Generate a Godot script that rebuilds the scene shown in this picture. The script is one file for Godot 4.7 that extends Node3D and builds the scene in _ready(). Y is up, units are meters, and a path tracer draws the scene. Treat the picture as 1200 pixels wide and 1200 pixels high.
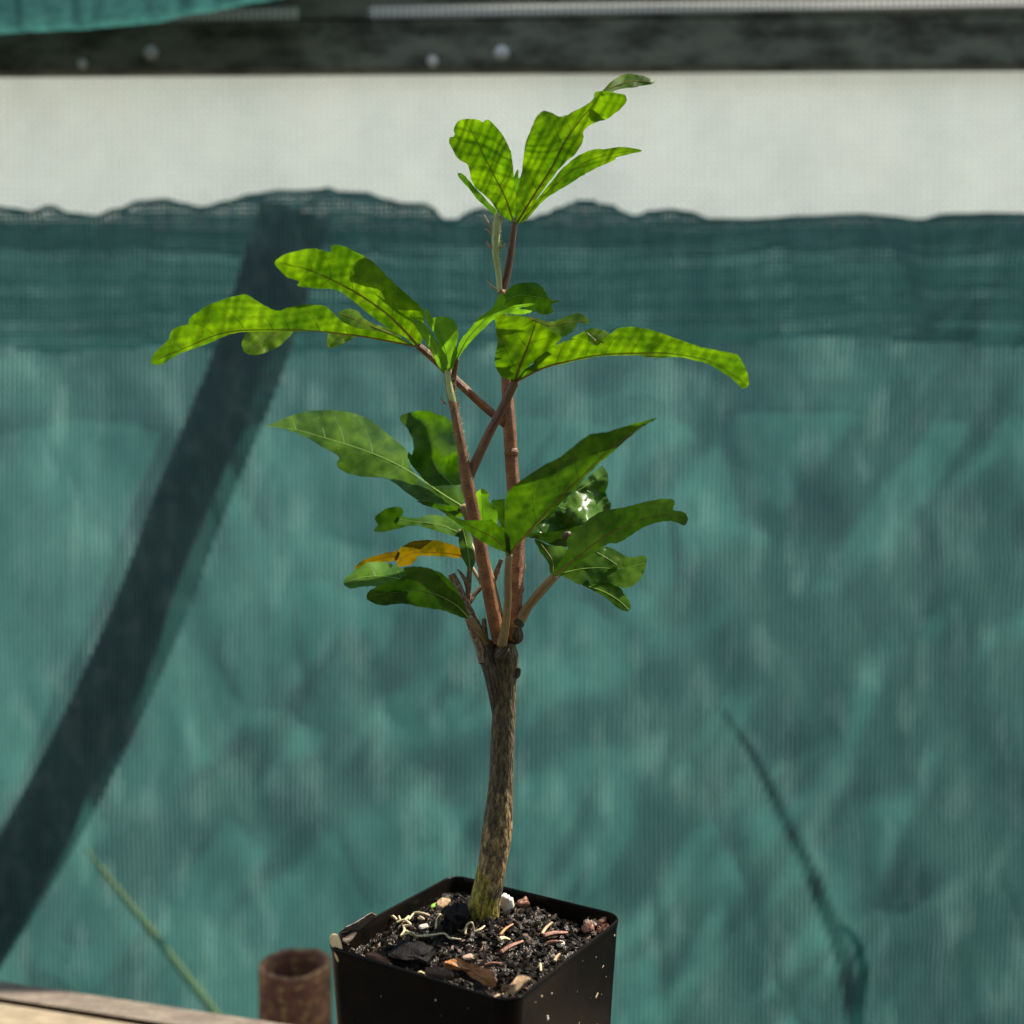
extends Node3D
# A young grafted plant in a black square tube pot on a slatted bench, shade cloth behind.
# World: bench top is y = 0, camera looks along -z. Units metres.

const FOCAL := 1200.0          # focal length in pixels of the 1200 px photograph
const CAM_Y := 0.26
const PITCH := 0.0158          # camera looks down a little
const PX := 0.000288           # metres per photograph pixel at the plant
const DP := 0.345              # distance of the plant's trunk
const RIM_Y := 0.12
const POT_C := Vector2(-0.0109, -0.329)
const POT_W := 0.07
const POT_TURN := 0.5645

var M := {}
var rng := RandomNumberGenerator.new()
var noise := FastNoiseLite.new()

# ---------------------------------------------------------------- helpers

func at(px: float, py: float, d: float) -> Vector3:
	var x := (px - 600.0) / FOCAL * d
	var y := -(py - 600.0) / FOCAL * d
	return Vector3(x, CAM_Y + y * cos(PITCH) - d * sin(PITCH), -d * cos(PITCH) - y * sin(PITCH))

func on_level(px: float, py: float, level: float) -> Vector3:
	var a := at(px, py, 1.0) - Vector3(0, CAM_Y, 0)
	var k := (level - CAM_Y) / a.y
	return Vector3(0, CAM_Y, 0) + a * k

func on_wall(px: float, py: float, z: float) -> Vector3:
	var a := at(px, py, 1.0) - Vector3(0, CAM_Y, 0)
	return Vector3(0, CAM_Y, 0) + a * (-z / a.z)

func n3(p: Vector3, f: float) -> float:
	return noise.get_noise_3d(p.x * f, p.y * f, p.z * f)

func tag(o: Node, label: String, category: String, group := "", kind := ""):
	if label: o.set_meta("label", label)
	if category: o.set_meta("category", category)
	if group: o.set_meta("group", group)
	if kind: o.set_meta("kind", kind)
	return o

func base(called: String, where := Vector3.ZERO) -> Node3D:
	var o := Node3D.new()
	o.name = called
	add_child(o, true)
	o.position = where
	return o

class Shape:
	var v := PackedVector3Array()
	var n := PackedVector3Array()
	var t := PackedVector2Array()
	var col := PackedColorArray()
	var i := PackedInt32Array()
	func vert(p: Vector3, uv := Vector2.ZERO) -> int:
		v.append(p); t.append(uv)
		return v.size() - 1
	func tri(a: int, b: int, c: int):
		i.append(a); i.append(b); i.append(c)
	func quad(a: int, b: int, c: int, d: int):
		tri(a, b, c); tri(a, c, d)
	func smooth():
		n.resize(v.size()); n.fill(Vector3.ZERO)
		for k in range(0, i.size(), 3):
			var a := v[i[k]]
			var f := (v[i[k + 2]] - a).cross(v[i[k + 1]] - a)
			n[i[k]] += f; n[i[k + 1]] += f; n[i[k + 2]] += f
		for k in n.size():
			n[k] = n[k].normalized() if n[k].length_squared() > 1e-30 else Vector3.UP
	func mesh(flat := false, shift := Vector3.ZERO) -> ArrayMesh:
		if flat:
			var v2 := PackedVector3Array(); var t2 := PackedVector2Array(); var i2 := PackedInt32Array()
			for k in i:
				i2.append(v2.size()); v2.append(v[k]); t2.append(t[k])
			v = v2; t = t2; i = i2
		smooth()
		if shift != Vector3.ZERO:
			for k in v.size(): v[k] -= shift
		var a := []
		a.resize(Mesh.ARRAY_MAX)
		a[Mesh.ARRAY_VERTEX] = v; a[Mesh.ARRAY_NORMAL] = n; a[Mesh.ARRAY_TEX_UV] = t; a[Mesh.ARRAY_INDEX] = i
		if col.size() == v.size(): a[Mesh.ARRAY_COLOR] = col
		var m := ArrayMesh.new()
		m.add_surface_from_arrays(Mesh.PRIMITIVE_TRIANGLES, a)
		return m

func obj(called: String, s: Shape, m: Material, parent: Node = self, flat := false) -> MeshInstance3D:
	var o := MeshInstance3D.new()
	o.name = called
	var shift := Vector3.ZERO
	var up: Node = parent
	while up != self:
		shift += (up as Node3D).position
		up = up.get_parent()
	o.mesh = s.mesh(flat, shift)
	o.material_override = m
	parent.add_child(o, true)
	return o

func spline(p: Array, per: int) -> Array:
	# Catmull-Rom through Vector2 / Vector3 / float values
	var out := []
	var c := p.size()
	for k in c - 1:
		var a = p[maxi(k - 1, 0)]; var b = p[k]; var d = p[k + 1]; var e = p[mini(k + 2, c - 1)]
		for j in per:
			var t := float(j) / per
			out.append(0.5 * ((2.0 * b) + (d - a) * t + (2.0 * a - 5.0 * b + 4.0 * d - e) * t * t + (3.0 * b - a - 3.0 * d + e) * t * t * t))
	out.append(p[c - 1])
	return out

func tube(s: Shape, pts: Array, rad: Array, sides := 10, per := 4, rough := 0.0, freq := 900.0, stretch := 1.0, cap := true, flatten := 1.0):
	var p := spline(pts, per)
	var r := spline(rad, per)
	var prev := Vector3(0, 0, 1)
	var rows := []
	var run := 0.0
	for k in p.size():
		var dir: Vector3 = (p[mini(k + 1, p.size() - 1)] - p[maxi(k - 1, 0)]).normalized()
		if k: run += (p[k] - p[k - 1]).length()
		var side := prev - dir * prev.dot(dir)
		if side.length() < 0.01: side = Vector3(1, 0, 0) - dir * dir.x
		side = side.normalized(); prev = side
		var up := dir.cross(side)
		var row := []
		for j in sides + 1:
			var a := TAU * (j % sides) / sides
			var o: Vector3 = side * cos(a) + up * sin(a)
			var q: float = r[k]
			if rough > 0.0:
				var w: Vector3 = o * 0.012 + Vector3(0, run * stretch, 0) + pts[0]
				q *= 1.0 + rough * (n3(w, freq) + 0.6 * n3(w, freq * 2.7))
			row.append(s.vert(p[k] + o * q * Vector3(1, 1, flatten), Vector2(float(j) / sides, run / 0.06)))
		rows.append(row)
	for k in rows.size() - 1:
		for j in sides:
			s.quad(rows[k][j], rows[k + 1][j], rows[k + 1][j + 1], rows[k][j + 1])
	if cap:
		for e in [0, rows.size() - 1]:
			var c := s.vert(p[e], Vector2(0.5, 0))
			for j in sides:
				if e == 0: s.tri(c, rows[e][j], rows[e][j + 1])
				else: s.tri(c, rows[e][j + 1], rows[e][j])

func box(s: Shape, a: Vector3, b: Vector3, turn := Transform3D.IDENTITY, bevel := 0.0):
	# bevelled box between two corners
	var h := (b - a) * 0.5
	var c := (a + b) * 0.5
	var g := minf(bevel, minf(h.x, minf(h.y, h.z)) * 0.9)
	var faces := [[Vector3.RIGHT, Vector3.UP, Vector3.BACK], [Vector3.LEFT, Vector3.UP, Vector3.FORWARD], [Vector3.UP, Vector3.BACK, Vector3.RIGHT], [Vector3.DOWN, Vector3.FORWARD, Vector3.RIGHT], [Vector3.BACK, Vector3.UP, Vector3.LEFT], [Vector3.FORWARD, Vector3.UP, Vector3.RIGHT]]
	var corner := {}
	for f in faces:
		var q := []
		for k in [[-1, -1], [1, -1], [1, 1], [-1, 1]]:
			var sgn: Vector3 = f[0] + f[1] * k[0] + f[2] * k[1]
			var p: Vector3 = Vector3(sgn.x * h.x, sgn.y * h.y, sgn.z * h.z) - (f[1] * k[0] + f[2] * k[1]) * g
			var uv := Vector2(p.dot(f[2]), p.dot(f[1])) * 8.0
			var id := s.vert(turn * (p + c), uv)
			q.append(id)
			var key := "%d%d%d" % [sgn.x, sgn.y, sgn.z]
			if not corner.has(key): corner[key] = {}
			corner[key][f[0]] = id
		if (f[1] as Vector3).cross(f[2]).dot(f[0]) > 0: s.quad(q[0], q[3], q[2], q[1])
		else: s.quad(q[0], q[1], q[2], q[3])
	if g <= 0.0: return
	for key in corner:
		var ids: Array = corner[key].values()
		s.tri(ids[0], ids[1], ids[2])
	for k1 in corner:
		for k2 in corner:
			if k1 >= k2: continue
			var shared := []
			for f in corner[k1]:
				if corner[k2].has(f): shared.append(f)
			if shared.size() == 2:
				s.quad(corner[k1][shared[0]], corner[k1][shared[1]], corner[k2][shared[1]], corner[k2][shared[0]])

func outward(s: Shape, c: Vector3):
	# turn the faces of a convex lump outwards (clockwise seen from outside)
	for k in range(0, s.i.size(), 3):
		var a := s.v[s.i[k]]; var b := s.v[s.i[k + 1]]; var d := s.v[s.i[k + 2]]
		if (d - a).cross(b - a).dot((a + b + d) / 3.0 - c) < 0.0:
			var q := s.i[k + 1]; s.i[k + 1] = s.i[k + 2]; s.i[k + 2] = q

# ---------------------------------------------------------------- textures and materials

func noise_image(kind: int, freq: float, seed_: int, size := 256, oct := 4) -> Image:
	var f := FastNoiseLite.new()
	f.noise_type = kind
	f.frequency = freq
	f.seed = seed_
	f.fractal_octaves = oct
	var im := f.get_seamless_image(size, size)
	im.convert(Image.FORMAT_RGBA8)
	return im

func ramp(im: Image, stops: Array, second: Image = null, share := 0.5, third: Image = null, over := Color.BLACK, edge := 0.6, soft := 0.08) -> ImageTexture:
	# colours (linear) along a noise; a third noise lays patches of one colour over it
	var w := im.get_width()
	var out := Image.create(w, w, true, Image.FORMAT_RGBA8)
	for y in w:
		for x in w:
			var k := im.get_pixel(x, y).r
			if second: k = lerpf(k, second.get_pixel(x, y).r, share)
			k = clampf((k - 0.22) / 0.56, 0.0, 1.0) * (stops.size() - 1)
			var a := mini(int(k), stops.size() - 2)
			var c: Color = stops[a].lerp(stops[a + 1], k - a)
			if third: c = c.lerp(over, smoothstep(edge, edge + soft, third.get_pixel(x, y).r))
			out.set_pixel(x, y, c.linear_to_srgb())
	out.generate_mipmaps()
	return ImageTexture.create_from_image(out)

func mat(color: Color, rough: float, tex: Texture2D = null) -> StandardMaterial3D:
	var m := StandardMaterial3D.new()
	m.albedo_color = Color.WHITE if tex else color.linear_to_srgb()
	if tex: m.albedo_texture = tex
	m.roughness = rough
	m.cull_mode = BaseMaterial3D.CULL_DISABLED
	return m

func relief(m: StandardMaterial3D, im: Image, scale: float):
	m.heightmap_enabled = true
	m.heightmap_texture = ImageTexture.create_from_image(im)
	m.heightmap_scale = scale

func triplanar(m: StandardMaterial3D, scale: Vector3):
	m.uv1_triplanar = true
	m.uv1_world_triplanar = true
	m.uv1_scale = scale

func c(r: float, g: float, b: float) -> Color:
	return Color(r, g, b)

func materials():
	var fine := noise_image(FastNoiseLite.TYPE_SIMPLEX, 0.05, 3)
	var coarse := noise_image(FastNoiseLite.TYPE_SIMPLEX, 0.012, 5)
	var patch := noise_image(FastNoiseLite.TYPE_SIMPLEX, 0.02, 9, 256, 5)
	var grain := noise_image(FastNoiseLite.TYPE_SIMPLEX, 0.11, 17, 256, 3)
	var cell := noise_image(FastNoiseLite.TYPE_CELLULAR, 0.06, 21, 256, 1)
	var spots := noise_image(FastNoiseLite.TYPE_SIMPLEX, 0.07, 63, 256, 2)
	# leaves: fully grown, young, yellowing; the old green is darkened to carry shade
	for k in [["leaf", [c(.05, .12, .007), c(.105, .2, .009), c(.2, .32, .014)], c(.84, 1, .1), .34], ["young_leaf", [c(.12, .26, .03), c(.18, .34, .04), c(.24, .42, .05)], c(.8, 1, .2), .32], ["mid_leaf", [c(.024, .066, .006), c(.048, .112, .009), c(.09, .175, .012)], c(.8, 1, .1), .24], ["old_shaded_leaf", [c(.024, .066, .007), c(.042, .102, .010), c(.072, .15, .014)], c(.7, 1, .12), .25], ["yellow_leaf", [c(.11, .08, .008), c(.2, .145, .009), c(.075, .078, .010)], c(1, .86, .1), .45]]:
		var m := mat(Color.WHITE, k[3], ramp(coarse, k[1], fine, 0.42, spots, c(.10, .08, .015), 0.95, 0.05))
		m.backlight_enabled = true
		m.backlight = ((k[2] as Color) * (0.4 if k[0] == "old_shaded_leaf" else 1.0)).linear_to_srgb()  # shade on the old leaves also put in as weaker translucency
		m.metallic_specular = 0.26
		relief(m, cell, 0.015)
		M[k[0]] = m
	M.midrib = mat(c(.3, .16, .045), 0.45)
	M.green_rib = mat(c(.2, .3, .05), 0.45)
	M.vein = mat(c(.11, .2, .018), 0.45)
	for k in [["vein", c(.5, .8, .1)], ["green_rib", c(.6, .9, .2)], ["midrib", c(.8, .5, .12)]]:
		M[k[0]].backlight_enabled = true
		M[k[0]].backlight = (k[1] as Color * 0.5).linear_to_srgb()
	# stems
	var m2 := mat(Color.WHITE, 0.5, ramp(fine, [c(.12, .037, .01), c(.21, .075, .02), c(.31, .13, .037)], coarse, 0.5))
	relief(m2, grain, 0.02)
	m2.uv1_scale = Vector3(1, 4, 1)
	M.branch = m2
	M.petiole = mat(Color.WHITE, 0.5, ramp(fine, [c(.09, .03, .013), c(.14, .055, .023), c(.19, .085, .034)], coarse, 0.5))
	M.olive_stalk = mat(Color.WHITE, 0.5, ramp(fine, [c(.16, .1, .035), c(.2, .14, .05), c(.25, .2, .07)], coarse, 0.5))
	M.shoot = mat(Color.WHITE, 0.6, ramp(fine, [c(.28, .34, .12), c(.4, .45, .18), c(.45, .42, .22)], coarse, 0.5))
	M.stipule = mat(c(.4, .26, .16), 0.7)
	var bark := noise_image(FastNoiseLite.TYPE_SIMPLEX, 0.03, 33, 256, 5)
	var m3 := mat(Color.WHITE, 0.8, ramp(bark, [c(.012, .008, .004), c(.038, .028, .013), c(.07, .053, .025), c(.15, .11, .055)], grain, 0.35))
	m3.uv1_scale = Vector3(2, 1.1, 1)
	relief(m3, bark, 0.06)
	M.bark = m3
	var pb := mat(Color.WHITE, 0.8, ramp(bark, [c(.05, .03, .015), c(.13, .085, .045), c(.24, .155, .09), c(.32, .22, .14)], grain, 0.4))
	pb.uv1_scale = Vector3(1, 3, 1)
	relief(pb, bark, 0.04)
	M.pale_bark = pb
	var m4 := mat(Color.WHITE, 0.8, ramp(bark, [c(.05, .04, .025), c(.15, .12, .075), c(.27, .22, .14), c(.45, .37, .24)], grain, 0.4))
	m4.uv1_scale = Vector3(2, 1.4, 1)
	relief(m4, bark, 0.05)
	m4.vertex_color_use_as_albedo = true
	M.trunk = m4
	# pot
	var m5 := mat(Color.WHITE, 0.32, ramp(fine, [c(.0032, .0032, .003), c(.0055, .005, .0045)], coarse, 0.5, patch, c(.0075, .0055, .0042), 0.47, 0.22))
	triplanar(m5, Vector3(14, 14, 14))
	relief(m5, grain, 0.004)
	m5.metallic_specular = 0.18
	m5.roughness = 0.24
	M.pot = m5
	M.speck = mat(c(.5, .36, .22), 0.8)
	M.pale_speck = mat(c(.75, .72, .66), 0.7)
	# soil and what lies on it
	var m6 := mat(Color.WHITE, 0.35, ramp(grain, [c(.004, .0035, .003), c(.012, .009, .007), c(.03, .02, .013)], fine, 0.4))
	triplanar(m6, Vector3(30, 30, 30))
	relief(m6, grain, 0.05)
	M.soil = m6
	M.crumb = mat(c(.008, .0065, .005), 0.5)
	M.crumb.metallic_specular = 0.16
	m6.metallic_specular = 0.25
	M.brown_crumb = mat(c(.06, .03, .017), 0.7)
	M.fibre = mat(c(.2, .12, .065), 0.7)
	M.flake = mat(c(.11, .06, .035), 0.7)
	for k in [["chip_orange", [c(.16, .06, .02), c(.36, .15, .05), c(.48, .24, .09)]], ["chip_dark", [c(.03, .015, .01), c(.08, .04, .025), c(.12, .065, .04)]], ["chip_grey", [c(.05, .036, .028), c(.12, .085, .065), c(.18, .13, .1)]], ["chip_tan", [c(.2, .115, .055), c(.33, .21, .11), c(.43, .3, .18)]], ["charcoal", [c(.005, .005, .005), c(.012, .011, .011), c(.02, .018, .018)]], ["chip_red", [c(.1, .035, .02), c(.2, .08, .045), c(.3, .14, .08)]]]:
		var m := mat(Color.WHITE, 0.6, ramp(bark, k[1], grain, 0.4))
		triplanar(m, Vector3(60, 20, 20))
		relief(m, bark, 0.03)
		M[k[0]] = m
	M.charcoal.metallic_specular = 0.15
	M.rootlet = mat(c(.42, .35, .2), 0.65)
	M.rootlet.rim_enabled = false
	M.perlite = mat(c(.62, .57, .48), 0.85)
	M.stone = mat(c(.42, .34, .3), 0.6)
	M.pink_stone = mat(c(.3, .19, .14), 0.7)
	M.green_bit = mat(c(.28, .55, .08), 0.5)
	M.husk = mat(c(.62, .42, .2), 0.6)
	# the place behind
	var weave := noise_image(FastNoiseLite.TYPE_SIMPLEX, 0.03, 41, 256, 5)
	var cloth := mat(Color.WHITE, 0.6, ramp(weave, [c(.057, .128, .13), c(.077, .163, .165), c(.106, .2, .2)], grain, 0.3))
	triplanar(cloth, Vector3(5, 2.2, 5))
	cloth.backlight_enabled = true
	cloth.backlight = c(.5, 1, .9).linear_to_srgb()
	M.cloth = cloth
	var folds := noise_image(FastNoiseLite.TYPE_SIMPLEX, 0.012, 44, 512, 5)
	var dusty := noise_image(FastNoiseLite.TYPE_SIMPLEX, 0.017, 47, 512, 5)
	var back := mat(Color.WHITE, 0.8, ramp(folds, [c(.135, .215, .212), c(.175, .255, .25), c(.22, .295, .285)], noise_image(FastNoiseLite.TYPE_SIMPLEX, 0.1, 49, 512, 3), 0.25, dusty, c(.36, .42, .4), 0.54, 0.3))
	triplanar(back, Vector3(1.5, .5, .85))
	back.backlight_enabled = true
	back.backlight = c(.5, .9, .8).linear_to_srgb()
	M.back_cloth = back
	var white := mat(Color.WHITE, 0.6, ramp(coarse, [c(.86, .855, .82), c(.9, .89, .855), c(.93, .92, .88)], fine, 0.3))
	triplanar(white, Vector3(4, 4, 4))
	white.backlight_enabled = true
	white.backlight = c(.9, .9, .88).linear_to_srgb()
	M.white_thread = white
	var beam := mat(Color.WHITE, 0.85, ramp(patch, [c(.02, .019, .012), c(.055, .058, .04), c(.1, .108, .082), c(.125, .128, .095)], grain, 0.25))
	triplanar(beam, Vector3(2.5, 7, 7))
	relief(beam, grain, 0.05)
	M.beam = beam
	M.nail = mat(c(.42, .41, .4), 0.45)
	M.nail.metallic = 0.3
	var shadow_strip := mat(Color.WHITE, 0.8, ramp(patch, [c(.035, .042, .04), c(.06, .068, .063), c(.1, .105, .095)], grain, 0.3, weave, c(.2, .19, .165), 0.56, 0.14))  # dark colour standing for the shadow band on the cloth
	triplanar(shadow_strip, Vector3(6, 3, 6))
	M.shadow_strip = shadow_strip
	M.twig = mat(c(.05, .045, .035), 0.8)
	M.stalk = mat(c(.1, .16, .04), 0.6)
	M.strap = mat(c(.03, .3, .25), 0.5)
	var wood := mat(Color.WHITE, 0.85, ramp(bark, [c(.085, .068, .054), c(.14, .112, .088), c(.2, .16, .125)], grain, 0.5, patch, c(.1, .075, .06), 0.56, 0.1))
	triplanar(wood, Vector3(5, 25, 25))
	relief(wood, grain, 0.06)
	M.wood = wood
	var pale := mat(Color.WHITE, 0.8, ramp(bark, [c(.15, .115, .075), c(.21, .165, .11), c(.27, .22, .15)], grain, 0.4))
	triplanar(pale, Vector3(5, 25, 25))
	M.pale_wood = pale
	var rust := mat(Color.WHITE, 0.85, ramp(patch, [c(.06, .025, .016), c(.16, .06, .035), c(.24, .1, .055)], grain, 0.4, weave, c(.32, .2, .07), 0.6, 0.1))
	triplanar(rust, Vector3(12, 12, 12))
	relief(rust, grain, 0.05)
	M.rust = rust
	var dirt := mat(Color.WHITE, 0.95, ramp(coarse, [c(.03, .026, .019), c(.05, .043, .032), c(.075, .064, .048)], grain, 0.5))
	triplanar(dirt, Vector3(2, 2, 2))
	M.dirt = dirt
	M.dark_weed = mat(c(.022, .034, .014), 0.8)
	M.weed = mat(c(.05, .09, .025), 0.5)
	M.dark_cloth = mat(c(.02, .045, .04), 0.9)
	M.net = mat(c(.03, .03, .03), 0.7)

# ---------------------------------------------------------------- leaves

func crop(ox: float, oy: float, s: float, flat: Array) -> Array:
	var out := []
	for k in range(0, flat.size(), 2):
		out.append(Vector2(ox + flat[k] / s, oy + flat[k + 1] / s))
	return out

func near_rib(p: Vector2, rib: Array) -> Vector2:
	# x = distance along the midrib, y = signed distance to it
	var best := 1e9
	var res := Vector2.ZERO
	var run := 0.0
	for k in rib.size() - 1:
		var a: Vector2 = rib[k]; var b: Vector2 = rib[k + 1]
		var l := (b - a).length()
		var t := clampf((p - a).dot(b - a) / (l * l), 0.0, 1.0)
		var q := a + (b - a) * t
		var d := (p - q).length()
		if d < best:
			best = d
			res = Vector2(run + t * l, d * signf((b - a).cross(p - a)))
		run += l
	return res

# One lobe: an outline and a midrib traced in pixels, and how the sheet lies in depth:
# o.d depth at its base, o.gx / o.gy slopes to the right / downwards, o.fold V along the midrib,
# o.arch bending along it, o.wave ripple of the margin.
func lobe_depth(p: Vector2, o: Dictionary) -> float:
	var b: Vector2 = o.rib[0]
	var q := near_rib(p, o.rib)
	var l: float = o.len
	var t := q.x / l
	var s := absf(q.y)
	var d: float = o.d + ((p.x - b.x) * o.gx + (p.y - b.y) * o.gy) * PX
	d += o.fold * s * PX * smoothstep(0.0, 0.25, t + 0.05) + o.arch * t * t * l * PX
	d += o.get("skew", 0.0) * q.y * PX
	d += o.wave * PX * s * 0.35 * sin(t * 11.0 + (1.3 if q.y > 0 else 0.0) + o.d * 900.0)
	var ph := (q.x - s * 0.6 - s * s * .006) / 30.0
	d -= 0.00022 * o.get("quilt", 1.0) * absf(sin(PI * ph)) * smoothstep(0.0, 6.0, s) * (1.0 if o.gy > 0 else -1.0) * -1.0
	d += o.get("blister", .00012) * noise.get_noise_2d(p.x * 9.0, p.y * 9.0) * 2.0
	return d

func lobe(blade: Shape, rib_shape: Shape, veins: Shape, o: Dictionary):
	o.merge({"gx": 0.0, "gy": 0.5, "fold": 0.25, "arch": 0.0, "wave": 0.5, "rib_r": 1.3, "d": DP})
	o.rib = spline(o.rib, 4)
	var l := 0.0
	for k in o.rib.size() - 1: l += (o.rib[k + 1] - o.rib[k]).length()
	o.len = l
	var ring: Array = o.out.duplicate()
	ring.append(ring[0])
	var line := spline(ring, 4)
	line.pop_back()
	var poly := PackedVector2Array()
	for k in line.size():
		var p: Vector2 = line[k]
		poly.append(p + Vector2(noise.get_noise_2d(p.x * 25, p.y * 25), noise.get_noise_2d(p.y * 25 + 900, p.x * 25)) * 1.1)
	var lo := poly[0]; var hi := poly[0]
	for p in poly:
		lo = lo.min(p); hi = hi.max(p)
	var pts := poly.duplicate()
	var step := 4.2
	var y := lo.y
	var odd := false
	while y < hi.y:
		var x := lo.x + (step * 0.5 if odd else 0.0)
		while x < hi.x:
			var p := Vector2(x + rng.randf_range(-.4, .4), y + rng.randf_range(-.4, .4))
			if Geometry2D.is_point_in_polygon(p, poly):
				var clear := true
				for q in poly:
					if q.distance_squared_to(p) < 5.0:
						clear = false
						break
				if clear: pts.append(p)
			x += step
		y += step * 0.87
		odd = not odd
	var ids := Geometry2D.triangulate_delaunay(pts)
	var first := blade.v.size()
	for p in pts:
		var q := near_rib(p, o.rib)
		blade.vert(at(p.x, p.y, lobe_depth(p, o)), Vector2(q.x * PX / 0.07 + o.d * 40.0, q.y * PX / 0.07))
	for k in range(0, ids.size(), 3):
		var mid := (pts[ids[k]] + pts[ids[k + 1]] + pts[ids[k + 2]]) / 3.0
		if Geometry2D.is_point_in_polygon(mid, poly):
			var a := first + ids[k]; var b := first + ids[k + 1]; var d := first + ids[k + 2]
			var pa := pts[ids[k]]
			if (pts[ids[k + 1]] - pa).cross(pts[ids[k + 2]] - pa) < 0: blade.tri(a, d, b)
			else: blade.tri(a, b, d)
	# midrib and side veins, raised on the sheet
	var rp := []; var rr := []
	for k in o.rib.size():
		var p: Vector2 = o.rib[k]
		rp.append(at(p.x, p.y, lobe_depth(p, o)))
		rr.append(maxf(0.22, .78 * o.rib_r * (1.0 - 0.8 * k / o.rib.size())) * PX)
	tube(rib_shape, rp, rr, 6, 1)
	if o.get("plain", false): return
	var tk := rng.randf_range(16, 26)
	while tk < l * .9:
		for side in [-1.0, 1.0]:
			var t0 := tk + rng.randf_range(-4, 4)
			var vp := []; var vr := []
			var s := 0.0
			var reach := rng.randf_range(24, 60)
			while s < reach:
				var t := t0 + s * 0.45 + s * s * .012
				if t > l: break
				# point at arclength t, offset s
				var run := 0.0
				var p := Vector2.ZERO
				for j in o.rib.size() - 1:
					var a: Vector2 = o.rib[j]; var b: Vector2 = o.rib[j + 1]
					var seg := (b - a).length()
					if run + seg >= t or j == o.rib.size() - 2:
						var u := (b - a) / seg
						p = a + u * (t - run) + Vector2(-u.y, u.x) * s * side
						break
					run += seg
				if not Geometry2D.is_point_in_polygon(p, poly): break
				vp.append(at(p.x, p.y, lobe_depth(p, o)))
				s += 3.0
			if vp.size() < 5: continue
			vp.pop_back()
			for j in vp.size(): vr.append(lerpf(0.32, 0.08, float(j) / vp.size()) * PX)
			tube(veins, vp, vr, 4, 1, 0.0, 1.0, 1.0, false)
		tk += rng.randf_range(24, 38)

func leaf(plant: Node3D, m: Material, rib_m: Material, lobes: Array, stalk := [], stalk_r := [], stalk_m: Material = null):
	var blade := Shape.new(); var ribs := Shape.new(); var veins := Shape.new()
	for o in lobes: lobe(blade, ribs, veins, o)
	var n := obj("leaf", blade, m, plant)
	obj("midrib", ribs, rib_m, n)
	if veins.v.size(): obj("side_veins", veins, M.vein, n)
	if stalk.size():
		var s := Shape.new()
		tube(s, stalk, stalk_r, 10, 5, 0.06, 700.0)
		obj("petiole", s, stalk_m, n)
	return n

func stem(pts: Array) -> Array:
	# [[px, py, depth]] to points
	var out := []
	for p in pts: out.append(at(p[0], p[1], p[2]))
	return out

func radii(r: Array) -> Array:
	var out := []
	for k in r: out.append(k * PX)
	return out

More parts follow.
